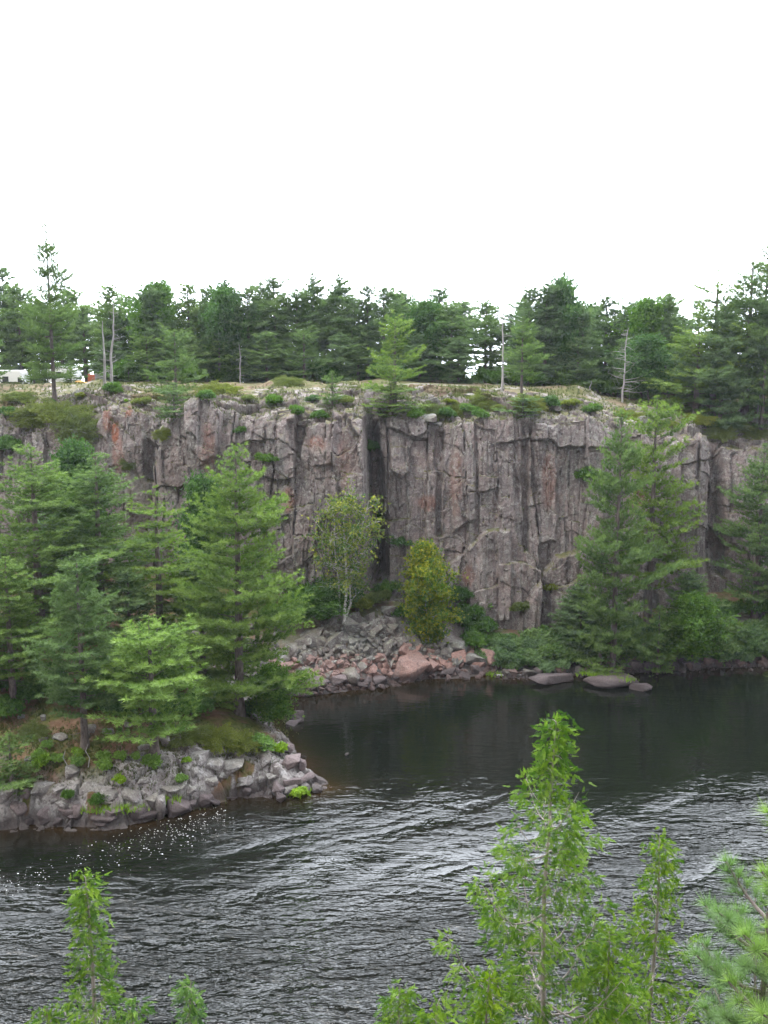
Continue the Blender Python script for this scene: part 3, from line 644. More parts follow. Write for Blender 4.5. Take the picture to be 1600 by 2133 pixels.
def mat_meshes(seed, R=2.2, n=90, leaf='juniper'):
    """low spreading juniper: radiating feathered boughs"""
    rs = RS(seed); st = Acc(); P, Dv, T = [], [], []
    for k in range(n):
        az = rs.rand() * 6.28; L_ = R * (0.35 + 0.65 * rs.rand()); s = np.linspace(0, 1, 6); h0 = 0.15 + 0.9 * rs.rand()
        bp = np.c_[np.outer(s, [math.cos(az), math.sin(az)]) * L_, h0 * np.sin(s * 2.2) * 0.8 + 0.05] + np.cumsum(rs.randn(6, 3) * 0.03 * L_, axis=0) * s[:, None]
        st.add(*tube(bp, 0.03 * (1 - 0.85 * s), 3)); tc = rs.rand()
        for f in np.arange(0.3, 1.0, 0.045):
            c = np.array([np.interp(f, s, bp[:, i]) for i in range(3)]); m = 5
            P.append(c[None] + rs.randn(m, 3) * [0.16, 0.16, 0.06]); Dv.append(np.array([[math.cos(az), math.sin(az), 0.55]]) + rs.randn(m, 3) * 0.45); T.append(np.clip(0.2 + 0.4 * f + 0.4 * (tc - 0.5) + 0.15 * rs.randn(m), 0, 1))
    P = np.concatenate(P); Dv = np.concatenate(Dv); T = np.concatenate(T); tv, tf = t_tuft(rs, 7, 0.2, 0.7); cr = Acc()
    cr.add(*scatter(tv, tf, P, Dv, rs.rand(len(P)) * 6.28, 0.20 * (0.7 + 0.6 * rs.rand(len(P)))), rep(T, tv))
    return st.mesh('stems', M['dead'], True), cr.mesh('foliage', M[leaf])

def cedar_meshes(seed, H=6, R=0.85, leader=0.6, nb=60, spray=0.13, mat='cedar', base=0.02, prof=None):
    rs = RS(seed); tr = Acc(); n = 14; zz = np.linspace(0, H, n)
    tk = np.c_[np.cumsum(rs.randn(n) * 0.012), np.cumsum(rs.randn(n) * 0.012), zz]; tr.add(*tube(tk, 0.004 + 0.040 * (1 - zz / H) ** 0.8, 8))
    P, Dv, T, Rl = [], [], [], []
    def sprays(c, d, k, sp, t0):
        P.append(c[None] + rs.randn(k, 3) * sp * 0.5); dd = np.array(d)[None] + rs.randn(k, 3) * 0.5 + [[0, 0, -0.6]]; Dv.append(dd)
        T.append(np.clip(t0 - 0.12 + 0.30 * rs.randn(k) + 0.15 * rs.randn(), 0, 1))
    for k in range(nb):
        f = base + (1 - base) * (k + rs.rand()) / nb; z = f * H; c = np.array([np.interp(z, zz, tk[:, 0]), np.interp(z, zz, tk[:, 1]), z]); tl = (H - z)
        pr = prof or [(0, 0.03), (0.3, 0.13), (0.8, 0.4), (1.5, 0.75), (2.2, 1.0), (9, 1.0)]
        Lb = R * np.interp(tl, [q[0] for q in pr], [q[1] for q in pr]) * (0.35 + 0.85 * rs.rand() ** 0.8)
        az = k * 2.4 + rs.randn() * 0.4; el = 0.15 + 0.5 * rs.rand(); s = np.linspace(0, 1, 6)
        bp = c[None] + np.c_[np.outer(s, [math.cos(az), math.sin(az)]) * Lb, Lb * (math.tan(el) * s * 0.5 - 0.25 * np.sin(s * 3) + 0.45 * s ** 2)] + np.cumsum(rs.randn(6, 3) * 0.02 * Lb, axis=0)
        bp[0] = c; tr.add(*tube(bp, (0.003 + 0.012 * Lb) * (1 - 0.75 * s), 5)); t0 = 0.30 + 0.25 * rs.rand()
        m = max(2, int(Lb / 0.07))
        for j in range(m):
            ff = 0.18 + 0.82 * (j + rs.rand()) / m; q = np.array([np.interp(ff, s, bp[:, i]) for i in range(3)])
            sa = az + (1 if j % 2 else -1) * (0.6 + 0.6 * rs.rand()); ls = 0.25 * Lb * (1.2 - ff) + 0.06
            e = q + np.array([math.cos(sa) * ls, math.sin(sa) * ls, ls * (0.25 - 0.5 * rs.rand())])
            tr.add(*tube(np.array([q, (q + e) / 2 + [0, 0, 0.01], e]), np.array([0.0035, 0.0025, 0.0015]), 3))
            if ff < 0.34 and Lb > 0.2: continue
            sprays(e, (e - q) / (ls + 1e-6), 17, spray, t0 + 0.25 * (ff - 0.5)); sprays((q + e) / 2, (e - q) / (ls + 1e-6), 8, spray, t0 - 0.05)
        sprays(bp[-1], (bp[-1] - bp[-2]) / (Lb + 1e-6) * 5, 4, spray, t0 + 0.3)
    for q in np.linspace(0.02, 0.35, 12): sprays(np.array([tk[-1, 0], tk[-1, 1], H - q]), [0.3 * rs.randn(), 0.3 * rs.randn(), 1.2], 2, spray * 0.6, 0.8)
    P = np.concatenate(P); Dv = np.concatenate(Dv); T = np.concatenate(T); cr = Acc(); which = rs.randint(0, 4, len(P))
    for v in range(4):
        tv, tf = t_cedar(rs); m = which == v
        cr.add(*scatter(tv, tf, P[m], Dv[m], rs.rand(m.sum()) * 6.28, spray * (0.6 + 0.7 * rs.rand(m.sum()))), rep(T[m], tv))
    return tr.mesh('trunk', M['cedar_bark'], True), cr.mesh('crown', M[mat])

def snag_mesh(seed, H=8, nb=26, L0=1.6, r=0.12, fork=False, lean=0.02):
    rs = RS(seed); tr = Acc(); zz = np.linspace(0, H, 12); tk = np.c_[lean * zz + np.cumsum(rs.randn(12) * 0.035), np.cumsum(rs.randn(12) * 0.035), zz]
    if fork: tk[:, 0] += np.where(zz > H * 0.42, 0.35 * np.minimum(1, (zz / H - 0.42) * 5), 0)
    tr.add(*tube(tk, r * (1 - 0.85 * zz / H) + 0.008, 7)); s = np.linspace(0, 1, 5)
    for k in range(nb):
        f = 0.12 + 0.85 * (k + rs.rand()) / nb; c = np.array([np.interp(f * H, zz, tk[:, i]) for i in range(3)]); az = rs.rand() * 6.28; L_ = L0 * (1 - 0.75 * f) * (0.4 + 0.8 * rs.rand())
        bp = c[None] + np.c_[np.outer(s, [math.cos(az), math.sin(az)]) * L_, L_ * (0.05 * s + 0.2 * s ** 2) * rs.randn()] + np.cumsum(rs.randn(5, 3) * 0.03 * L_, axis=0) * s[:, None]
        tr.add(*tube(bp, (0.012 + 0.012 * L_) * (1 - 0.85 * s), 4))
        for m in range(3): d2 = rs.randn(3) * 0.22 * L_; tr.add(*tube(np.array([bp[2 + m], bp[2 + m] + d2]), np.array([0.009, 0.003]), 3))
    return tr.mesh('dead_trunk', M['dead'], True)

def rock_mesh(seed, kind='angular'):
    rs = RS(seed); bm = bmesh.new(); n = 11 if kind == 'angular' else 18
    p = rs.uniform(-1, 1, (n, 3)); p = p / np.maximum(np.abs(p).max(axis=1, keepdims=True), 0.01) * rs.uniform(0.75, 1, (n, 1)) if kind == 'angular' else p / np.linalg.norm(p, axis=1, keepdims=True) * rs.uniform(0.85, 1.0, (n, 1))
    p = p * np.array([0.5, 0.5, 0.5]) * rs.uniform(0.8, 1.15, 3)
    for q in p: bm.verts.new(q)
    r = bmesh.ops.convex_hull(bm, input=bm.verts)
    bmesh.ops.delete(bm, geom=[g for g in r['geom_interior'] if isinstance(g, bmesh.types.BMVert)], context='VERTS')
    bmesh.ops.dissolve_limit(bm, angle_limit=math.radians(18), verts=bm.verts, edges=bm.edges)
    if kind == 'angular':
        bmesh.ops.bevel(bm, geom=bm.edges[:], offset=0.022, segments=1, affect='EDGES', profile=0.5, clamp_overlap=True)
    else:
        bmesh.ops.bevel(bm, geom=bm.edges[:], offset=0.08, segments=2, affect='EDGES', profile=0.5, clamp_overlap=True)
    bmesh.ops.triangulate(bm, faces=bm.faces)
    for _ in range(2):
        long = [e for e in bm.edges if e.calc_length() > 0.14]
        if long: bmesh.ops.subdivide_edges(bm, edges=long, cuts=1); bmesh.ops.triangulate(bm, faces=bm.faces)
    V = np.array([v.co[:] for v in bm.verts]); am = 0.035 if kind == 'angular' else 0.05
    dlt = am * np.c_[fbm(V[:, 0] * 4 + seed, V[:, 1] * 4 + V[:, 2] * 3, 3), fbm(V[:, 1] * 4 + seed, V[:, 2] * 4 + V[:, 0] * 3, 5), fbm(V[:, 2] * 4 + seed, V[:, 0] * 4 + V[:, 1] * 3, 7)]
    for v, d in zip(bm.verts, dlt): v.co = v.co + Vector(d.tolist())
    me = bpy.data.meshes.new('rock'); bm.to_mesh(me); bm.free()
    me.polygons.foreach_set('use_smooth', np.full(len(me.polygons), kind != 'angular', bool)); me.materials.append(M['grey']); return me

def make_tree(name, meshes, loc, H0, Hwant, label, cat, group=None, rot=0.0, sxy=1.0):
    """an empty at the foot with the trunk and the crown as its parts"""
    e = empty(name, loc, label, cat, group); s = Hwant / H0
    e.scale = (s * sxy, s * sxy, s); e.rotation_euler = (0, 0, rot)
    for me in meshes:
        o = bpy.data.objects.new(me.name.split('.')[0], me); link(o); o.parent = e
    return e
def tree_at(name, meshes, H0, px, top, Yd=None, py=None, wpx=None, R0=None, label='', cat='tree', group=None, rot=0.0, sink=0.15):
    """stands where the photograph shows it: foot at a seen ground point or at a known distance"""
    if py is not None: g = hit(px, py); x, y = g[0], g[1]
    else: y = Yd; x = (px - 800) / FPX * (y * CP + 5 * SP)
    z = drop(x, y) - sink
    zt = zAt(px, top, y); Hw = max(0.5, zt - z)
    x2 = (px - 800) / FPX * (y * CP - ((z + zt) / 2 - H_CAM) * SP)
    s = Hw / H0; sxy = 1.0
    if wpx: sxy = (wpx / FPX * y) / (R0 * s)
    return make_tree(name, meshes, (x2, y, z), H0, Hw, label, cat, group, rot, sxy)

# ================================================================== TREES
PB = dict(
    A=(pine_meshes(1, 16, 4.4, 0.07, 27, 0.55, 0.10, 1.0, 0.10, 0.0), 16, 4.4),
    B=(pine_meshes(2, 15, 3.6, 0.22, 22, 0.75, 0.0, 1.0, 0.18, 0.1), 15, 3.6),
    C=(pine_meshes(3, 16, 3.9, 0.16, 24, 0.7, 0.05, 1.0, 0.12, 0.0), 16, 3.9),
    D=(pine_meshes(4, 13, 3.0, 0.34, 17, 0.8, 0.0, 0.9, 0.25, 0.15), 13, 3.0),
    Y=(pine_meshes(5, 7.5, 2.6, 0.26, 13, 0.85, 0.0, 1.0, 0.10, 0.0, 'pine_young', 0.27, 0.6, 3, 0.02), 7.5, 2.6),
    W=(pine_meshes(6, 15, 3.4, 0.24, 20, 0.6, 0.0, 0.9, 0.22, 0.30, 'pine', 0.26, 0.62), 15, 3.4),
    F=(pine_meshes(7, 11, 2.7, 0.14, 16, 0.7, 0.0, 0.75, 0.12, 0.0, 'pine_far', 0.42, 0.6, 2, nmul=0.8, wmul=1.15), 11, 2.7),
    G=(pine_meshes(8, 11, 2.4, 0.24, 14, 0.8, 0.0, 0.75, 0.2, 0.1, 'pine_far', 0.42, 0.55, 4, nmul=0.8, wmul=1.15), 11, 2.4),
    K=(pine_meshes(9, 11, 2.9, 0.05, 18, 0.6, 0.05, 0.75, 0.08, 0.0, 'pine_far', 0.42, 0.7, 2, nmul=0.8, wmul=1.15), 11, 2.9),
    T=(pine_meshes(10, 11, 2.0, 0.34, 12, 0.9, 0.0, 0.8, 0.25, 0.2, 'pine_far', 0.42, 0.4, 8, nmul=0.8, wmul=1.15), 11, 2.0),
    S=(pine_meshes(11, 4, 1.5, 0.02, 11, 0.7, 0.0, 1.0, 0.05, 0.0, 'pine', 0.24, 0.6, 0, 0.02), 4, 1.5),
    V=(pine_meshes(12, 8, 2.6, 0.10, 12, 0.9, 0.0, 0.85, 0.25, 0.0, 'pine', 0.25, 0.45, 4, 0.02), 8, 2.6),
    X=(pine_meshes(13, 15, 3.3, 0.13, 18, 0.45, 0.12, 0.9, 0.24, -0.1, 'pine', 0.25, 0.75), 15, 3.3))
def T(k, px, top, label, wpx=None, py=None, Yd=None, rot=0.0, name='pine_tree', cat='pine tree', group=None):
    m, H0, R0 = PB[k]; wpx = wpx * (1.32 if k in 'ABCXWYVS' else 1.15) if wpx else None; return tree_at(name, m, H0, px, top, Yd, py, wpx, R0, label, cat, group, rot)
# -- on the near-left point of land
T('A', 492, 925, 'tall full white pine with layered boughs leaning out over the tip of the rocky point', 138, Yd=58.5, rot=0.4)
T('B', 168, 1150, 'slim pine with yellow-green top and bare grey lower limbs, on mossy ground', 92, py=1556, rot=2.0)
T('Y', 316, 1292, 'young bright yellow-green pine closest to the rim of the rocky point', 128, py=1568, rot=1.0)
T('Y', 262, 1318, 'small yellow-green pine just left of and behind the young bright pine', 62, Yd=56, rot=3.1)
T('C', 76, 930, 'big bushy blue-green pine rising behind the left side of the point', 140, Yd=60.5, rot=0.0)
T('C', 205, 945, 'full pale-topped pine right of the big bushy one, below the juniper', 118, Yd=64, rot=2.4)
T('X', 330, 1010, 'thin gappy pine between the full pale-topped pine and the tallest pine', 105, Yd=62, rot=1.3)
T('B', 18, 1160, 'leaning pine with crooked grey trunk at the left edge of the photo', 95, Yd=54.5, rot=4.0)
T('S', 22, 1530, 'short pine bush clinging to the rock rim at the left edge, above the water', 62, py=1648, rot=0.5)
T('A', -150, 980, 'full pine at the left end of the point, largely outside the photo', 140, Yd=60, rot=3.3)
T('K', 130, 1060, 'dark green pine in the shade behind the slim yellow-topped pine', 90, Yd=66, rot=3.0)
T('G', 268, 1190, 'half-hidden pine between the slim yellow-topped pine and the young bright pine', 80, Yd=60, rot=5.0)
T('K', 420, 1150, 'dark lower pine squeezed in behind the left boughs of the tallest pine of the point', 100, Yd=63, rot=2.0)
T('G', 20, 1290, 'shadowy pine low behind the leaning pine at the left edge', 90, Yd=62, rot=1.0)
# -- under the cliff on the right
T('C', 1284, 855, 'left one of the twin tall pines on the far shore, trunk behind low bough', 84, Yd=72.6, rot=0.8)
T('W', 1358, 826, 'right one of the twin tall pines on the far shore, with bare dark trunk', 94, py=1338, rot=0.6)
T('S', 1250, 1300, 'low pale-green pine bough reaching over the shore shrubs below the twin pines', 60, Yd=73, rot=2.0)
T('S', 1372, 1268, 'small light green pine right of the bare trunk of the twin pines', 42, Yd=73.2, rot=4.0)
T('C', 1582, 925, 'dark narrow pine with wide low boughs at the right edge below the cliff', 80, Yd=79.6, rot=2.2)
T('K', 1440, 1190, 'dark green low evergreen between the twin pines and the right edge pine', 62, Yd=76, rot=2.2, cat='evergreen')
T('K', 1210, 1215, 'dark green evergreen half hidden left behind the twin pines', 60, Yd=75.5, rot=1.2, cat='evergreen')
T('K', 1700, 1000, 'pine below the cliff beyond the right edge of the photo', 90, Yd=77, rot=2.2)
# -- hanging on the cliff's rim
T('C', 105, 468, 'tallest lone pine on the clifftop at left, wind-swept ragged top well above the others', 52, py=838, rot=5.6)
T('V', 365, 690, 'two-tier conifer growing from the cliff rim above the dark chute', 48, py=842, rot=0.3)
T('S', 362, 800, 'low bushy skirt of pine hanging over the cliff rim under the two-tier conifer', 46, py=876, rot=1.9)
T('S', 692, 776, 'small round pine standing alone on the bare rock rim at centre left', 26, py=848, rot=0.3)
T('V', 822, 668, 'spreading light green pine on the rim right above the dark crevice', 52, py=852, rot=1.4)
T('S', 815, 800, 'flat dark skirt of pine boughs draped over the rim above the crevice', 68, py=862, rot=3.4)
T('D', 1088, 660, 'thin pine with sparse tufts on the rim at right of centre', 42, py=836, rot=0.5)
T('S', 1090, 822, 'low green pine cushion on the rim at the foot of the thin sparse pine', 44, py=866, rot=5.0)
T('V', 1452, 700, 'pine with long low boughs sweeping right at the foot of the tall right-hand clump', 80, py=868, rot=0.2)
T('X', 1490, 560, 'tall dark pine on the left flank of the tall clump at the right edge', 78, Yd=92, rot=1.0)
T('C', 1560, 545, 'broad tall pine in the middle of the clump at the right edge of the clifftop', 88, Yd=93, rot=2.6)
T('D', 1592, 512, 'highest ragged tree top of the clump at the right edge', 62, Yd=96, rot=2.0)
T('V', 1592, 690, 'pale green young pine in front of the clump at the right edge', 52, Yd=89.5, rot=4.1)
T('K', 1505, 640, 'bright lower pine in front of the tall dark pine of the right clump', 74, Yd=90.5, rot=3.2)
T('K', 1640, 560, 'tall pine of the right clump just beyond the photo edge', 84, Yd=92, rot=0.4)
T('S', 70, 752, 'bright round young pine standing between the two campers', 26, Yd=100, rot=1.0)
T('S', 147, 756, 'light green young pine half hiding the white camper trailer', 24, Yd=99, rot=2.0)
T('S', 268, 756, 'light green young pine right of the forked dead trunk', 22, Yd=97, rot=3.0)
T('F', 250, 660, 'dark pine standing close behind the forked dead trunk', 46, Yd=106, rot=3.0)
# -- forest along the clifftop: front row one by one
row = [(10, 560, 'G'), (42, 592, 'F'), (72, 612, 'K'), (150, 598, 'F'), (178, 640, 'T'), (232, 600, 'T'), (285, 622, 'G'), (318, 600, 'F'), (342, 585, 'K'), (395, 594, 'G'), (440, 596, 'F'), (472, 585, 'K'),
       (518, 602, 'G'), (545, 590, 'F'), (572, 580, 'G'), (618, 604, 'F'), (652, 572, 'K'), (706, 574, 'K'), (735, 615, 'F'), (765, 598, 'G'), (800, 604, 'T'), (835, 606, 'F'), (870, 640, 'T'), (915, 606, 'T'), (940, 640, 'T'),
       (966, 632, 'T'), (1012, 632, 'T'), (1062, 655, 'G'), (1102, 606, 'T'), (1136, 592, 'F'), (1172, 570, 'K'), (1214, 640, 'F'), (1262, 620, 'G'), (1298, 640, 'F'), (1340, 622, 'K'), (1392, 614, 'K'), (1420, 660, 'K')]
lab_row = {  # what sets single trees of the row apart
    652: 'broad dense pine with rounded shoulders, left of the matching pair at centre', 706: 'pointed dense pine, right one of the matching pair at centre',
    1172: 'tall hazy tree whose knobbly top stands highest right of centre', 232: 'thin tree with scraggy open top above the grey dead trunks',
    572: 'pine with boughs raked up to the right, beside a notch of sky', 342: 'full pine with yellowish crown top left of centre', 10: 'slim dark pine at the very left edge of the clifftop row',
    1392: 'dense pine at the right end of the row beside the gap of sky', 915: 'high-crowned pine with bare lower trunk near the bright gaps'}
rs0 = RS(77)
for i, (px, top, k) in enumerate(row):
    T(k, px, top, lab_row.get(px, 'pine of the tight row along the clifftop, its crown merging with its neighbours'), 46 + 14 * rs0.rand() if k != 'T' else 40 + 8 * rs0.rand(), Yd=(100 if px > 200 else 122) + 9 * rs0.rand(), rot=rs0.rand() * 6.28,
      group=None if px in lab_row else 'pines in the row along the clifftop')
for i in range(34):                                                   # lower pines filling the front of the row
    px = -40 + 46 * i + 14 * rs0.randn()
    if 870 < px < 1040 and i % 2: continue
    if px < 200: continue
    T(['K', 'F', 'K', 'V'][i % 4], px, 690 + 30 * rs0.rand(), 'lower pine filling in beneath the crowns of the clifftop row', 42, Yd=96.5 + 5 * rs0.rand(), rot=rs0.rand() * 6.28, group='lower pines in front of the clifftop row')
for i in range(46):                                                   # the wood behind
    px = -420 + 54 * i + 14 * rs0.randn()
    T(['F', 'K', 'G', 'T'][rs0.randint(4)], px, 612 + 30 * rs0.rand(), 'pine glimpsed behind the clifftop row', 50, Yd=112 + 22 * rs0.rand(), rot=rs0.rand() * 6.28, group='pines glimpsed behind the clifftop row')
for px in (1680, 1760, 1850, 1940, -60, -130, -210, -300): T('K', px, 570 + 30 * rs0.rand(), 'pine of the clifftop row beyond the photo edge', 60, Yd=97, rot=rs0.rand() * 6, group='pines of the clifftop row beyond the photo edge')

# dead trees
def snag(seed, px, top, py, label, H0=8, **kw):
    g = hit(px, py); zt = zAt(px, top, g[1]); Hh = zt - g[2] + 0.1
    me = snag_mesh(seed, Hh, **kw); o = obj('dead_tree', me); o.location = (g[0], g[1], g[2] - 0.15); tag(o, label, 'dead tree'); return o
snag(61, 218, 668, 806, 'straight grey dead trunk, left one of the pair beside the campers', nb=14, L0=0.9, r=0.15)
snag(62, 233, 632, 806, 'forked pale dead trunk with side twigs, right one of the pair beside the campers', nb=22, L0=1.9, r=0.15, fork=True)
snag(63, 1047, 632, 816, 'tall straight weathered dead trunk standing on the rim right of centre', nb=26, L0=1.2, r=0.11)
snag(64, 1296, 682, 838, 'leaning grey dead tree with many bare side branches', nb=36, L0=2.6, r=0.10, lean=0.06)
snag(65, 1312, 720, 832, 'short thin dead stem right of the leaning grey dead tree', nb=14, L0=1.2, r=0.06)
snag(66, 1340, 700, 832, 'bare grey trunk with drooping twigs, rightmost of the dead stems', nb=24, L0=1.9, r=0.10)
snag(67, 500, 716, 800, 'short bleached stem curving at its tip between the clifftop pines', nb=8, L0=0.7, r=0.045)
snag(68, 1578, 812, 885, 'small dead tree on the clifftop at the right edge', nb=20, L0=1.6, r=0.09)
snag(69, 1228, 792, 812, 'short dead pole among heath on the clifftop', nb=4, L0=0.4, r=0.05)

# broadleaf trees under the cliff
bi1 = broad_meshes(71, 8.2, 1.7, 0.28, 14, 'birch_leaf', 'birch', 0.105, 0.22, 17, 3, 'vase', 0.02, 0.35, True, 0.013)
tree_at('birch_tree', bi1, 8.2, 712, 1032, 73.6, None, 64, 1.7, 'white-barked birch with thin airy yellowing crown and forked stems in front of the cliff', 'birch', sink=1.0)
bi2 = broad_meshes(72, 7.6, 2.0, 0.06, 28, 'birch_leaf', 'birch', 0.12, 0.34, 80, 1, 'oval', -0.04, 0.27, True, 0.011)
tree_at('birch_tree', bi2, 7.6, 892, 1132, 74.4, None, 58, 2.0, 'dense yellow-green birch leaning over the rock slide, right of the crevice', 'birch')
bl = broad_meshes(73, 8, 2.2, 0.2, 20, 'leaf', 'bark', 0.15, 0.42, 80, 1, 'oval', 0.0, 0.35, False)
tree_at('maple_tree', bl, 8, 415, 992, 73.8, None, 56, 2.2, 'dark green leafy tree against the cliff, left behind the tallest pine of the point', 'leafy tree')
tree_at('maple_tree', bl, 8, 150, 925, 75, None, 66, 2.2, 'dark leafy tree peeping between two pine crowns below the juniper', 'leafy tree', rot=2.0)
tree_at('maple_tree', bl, 8, 552, 1392, 58.6, None, 52, 2.2, 'bright green leafy tree drooping over the water at the tip of the point', 'leafy tree', rot=1.0)
tree_at('maple_tree', bl, 8, 1362, 700, 94, None, 52, 2.2, 'round leafy tree in front of the pines at the right end of the clifftop row', 'leafy tree', rot=3.0)
tree_at('maple_tree', bl, 8, 690, 1222, 74.2, None, 56, 2.2, 'green leafy bush-like tree at the foot of the white birch', 'leafy tree', rot=4.0)
tree_at('maple_tree', bl, 8, 1445, 1235, 74.5, None, 60, 2.2, 'leafy green tree on the bank right of the twin pines', 'leafy tree', rot=5.0)

for px, tp_, lb, rt in ((1152, 584, 'knobbly-topped leafy tree standing in the row right of centre', 1.0), (1346, 624, 'leafy round tree in the row near its right end', 2.0), (336, 590, 'leafy tree with rounded top among the pines left of centre', 3.0), (905, 628, 'loose leafy tree in the row above the bright gaps', 4.0), (478, 604, 'leafy crown squeezed into the row between two pointed pines', 5.0)):
    tree_at('maple_tree', bl, 8, px, tp_, 101.5, None, 50, 2.2, lb, 'leafy tree', rot=rt)
# ================================================================== ROCKS
RA = [rock_mesh(100 + i, 'angular') for i in range(12)]; RR = [rock_mesh(200 + i, 'round') for i in range(8)]
def put_rock(me, loc, size, rot, mat, label, group=None, name='rock', cat='rock'):
    o = obj(name, me); o.location = [float(q) for q in loc]; o.scale = [float(q) for q in size]; o.rotation_euler = [float(q) for q in rot]
    o.material_slots[0].link = 'OBJECT'; o.material_slots[0].material = M[mat]; tag(o, label, cat, group); return o
def rock_px(px, py, wpx, hpx, mat, label, k=0, rnd=False, rot=(0, 0, 0), deep=0.9, group=None, name='boulder', cat='boulder', dz=0.0):
    """a boulder seen at a place of the photograph: wpx wide and hpx high there; foot at (px, py)"""
    g = hit(px, py); dist = math.hypot(g[1], H_CAM - g[2]); W_ = wpx / FPX * dist; Hh = hpx / FPX * dist * 1.12
    me = (RR if rnd else RA)[k]; return put_rock(me, (g[0], g[1] + W_ * deep * 0.3, g[2] + Hh * 0.36 + dz), (W_, W_ * deep, Hh * 1.15), rot, mat, label, group, name, cat)
rs = RS(5)
# -- the rock slide under the crevice
SLIDE = [(556, 1395), (560, 1440), (606, 1448), (700, 1440), (830, 1426), (905, 1412), (1040, 1406), (1038, 1378), (960, 1352), (905, 1310), (828, 1262), (780, 1285), (700, 1288), (655, 1312), (610, 1345)]
def slide_style(px, py):
    low = np.interp(px, [560, 700, 850, 1040], [1432, 1425, 1412, 1400]) - 6; mid = low - 52
    if py > low: return 'dark', 'dark wet angular rock along the waterline of the rock slide', 'dark wet rocks at the foot of the rock slide'
    if py > mid and rs.rand() < 0.8: return 'pink', 'fresh pinkish broken rock in the lower belt of the rock slide', 'pinkish rocks in the lower belt of the rock slide'
    return 'grey', 'grey lichen-covered block high on the rock slide', 'grey blocks high on the rock slide'
cand = []
while len(cand) < 900:
    p = rs.rand(700, 2) * [490, 190] + [553, 1260]; ok = inpoly(p[:, 0], p[:, 1], SLIDE) > 0; cand += p[ok].tolist()
placed = []; small = []
for px, py in cand:
    r_ = 10 + 12 * rs.rand() ** 2
    if all(math.hypot((px - a) / 1.15, (py - b) * 1.5) > 0.70 * (r_ + c) for a, b, c in placed): placed.append((px, py, r_))
    else: small.append((px, py))
placed = placed[:185]
for px, py, r_ in placed:
    g = hit(px, py); mt, lb, gp = slide_style(px, py); s_ = r_ * 2.3 / FPX * 78
    put_rock(RA[rs.randint(12)], (g[0], g[1], g[2] + 0.10 * s_), np.array([1.15, 1.0, 0.8]) * s_ * rs.uniform(0.75, 1.25, 3), rs.uniform(-0.5, 0.5, 3) + [0, 0, rs.rand() * 6], mt, lb, gp)
# -- the rubble between and beneath them, uncountable
def stuff_rocks(name, plist, smin, smax, mat, label, cat, mult=3):
    V, F, n = [], [], 0; out = []
    base_me = []
    for m in RA[:5]:
        vv_ = np.array([v.co[:] for v in m.vertices]); mm = bmesh.new(); hull = [mm.verts.new(q) for q in vv_[::9]]; bmesh.ops.convex_hull(mm, input=mm.verts)
        mm.verts.ensure_lookup_table(); mm.verts.index_update(); base_me.append((np.array([v.co[:] for v in mm.verts]), np.array([[v.index for v in f.verts] for f in mm.faces]))); mm.free()
    P = []
    for px, py in plist:
        g = hit(px, py)
        for _ in range(mult): P.append(g + np.r_[rs.randn(2) * 0.35, 0.0])
    P = np.array(P); acc = Acc(); wh = rs.randint(0, len(base_me), len(P))
    for k, (bv, bf) in enumerate(base_me):
        m = wh == k; acc.add(*scatter(bv, bf, P[m], rs.randn(m.sum(), 3), rs.rand(m.sum()) * 6.28, rs.uniform(smin, smax, m.sum())))
    o = obj(name, acc.mesh(name, M[mat]), kind='stuff'); o['label'] = label; o['category'] = cat; return o
low_small = [p for p in small if p[1] > 1370]; hi_small = [p for p in small if p[1] <= 1376]
stuff_rocks('rubble', low_small[:330], 0.18, 0.6, 'pink', 'small pinkish broken rubble packed between the rocks of the slide', 'rubble')
stuff_rocks('rubble', hi_small[:420], 0.18, 0.6, 'grey', 'small grey lichened rubble filling the upper rock slide', 'rubble')
back = []
while len(back) < 130:
    p = rs.rand(1, 2)[0] * [240, 140] + [340, 1290]; back.append(p.tolist())
stuff_rocks('rubble', back, 0.25, 0.8, 'grey', 'grey rubble half hidden behind the pines left of the slide', 'rubble', 2)
# -- single blocks
rock_px(846, 1420, 82, 50, 'pink', 'biggest block at the waterline, lichen-grey on top with a pink broken face', 3, rot=(0.1, 0.0, 0.5))
rock_px(724, 1322, 44, 34, 'grey', 'large upright lichened block high on the slide', 1, rot=(0.1, 0.3, 0.2)); rock_px(697, 1306, 30, 24, 'grey', 'tilted lichened block at the top left of the slide', 5, rot=(0, 0.5, 0))
rock_px(748, 1400, 50, 34, 'grey', 'wide sloping slab left of the biggest waterline block', 7, rot=(0.2, -0.3, 0.1)); rock_px(999, 1398, 42, 32, 'pink', 'pink and grey block at the right end of the slide beside the green shrubs', 8, rot=(0, 0.2, 0.9))
rock_px(666, 1352, 36, 22, 'grey', 'flat-topped pale block in the left part of the slide', 9); rock_px(785, 1310, 26, 22, 'grey', 'pale block just below the bushes at the top of the slide', 2)
rock_px(620, 1506, 31, 26, 'dark', 'peaked grey rock standing alone in the calm water off the point', 6, rot=(0, 0, 0.4)); rock_px(612, 1513, 42, 8, 'dark', 'flat dark rock barely above water before the peaked one', 4)
rock_px(1163, 1430, 112, 22, 'dark', 'low smooth dark rock islet, left one of the two off the far shore', 1, True, deep=0.6)
isl = rock_px(1282, 1434, 150, 22, 'dark', 'long low rock islet with grass patches, right one of the two off the far shore', 2, True, deep=0.6); rock_px(1336, 1441, 76, 13, 'dark', 'tapering right end rock of the long grassy islet', 4, True, deep=0.6)
rock_px(722, 1574, 9, 5, 'pale', 'tiny pale stone breaking the surface of the calm water', 3)
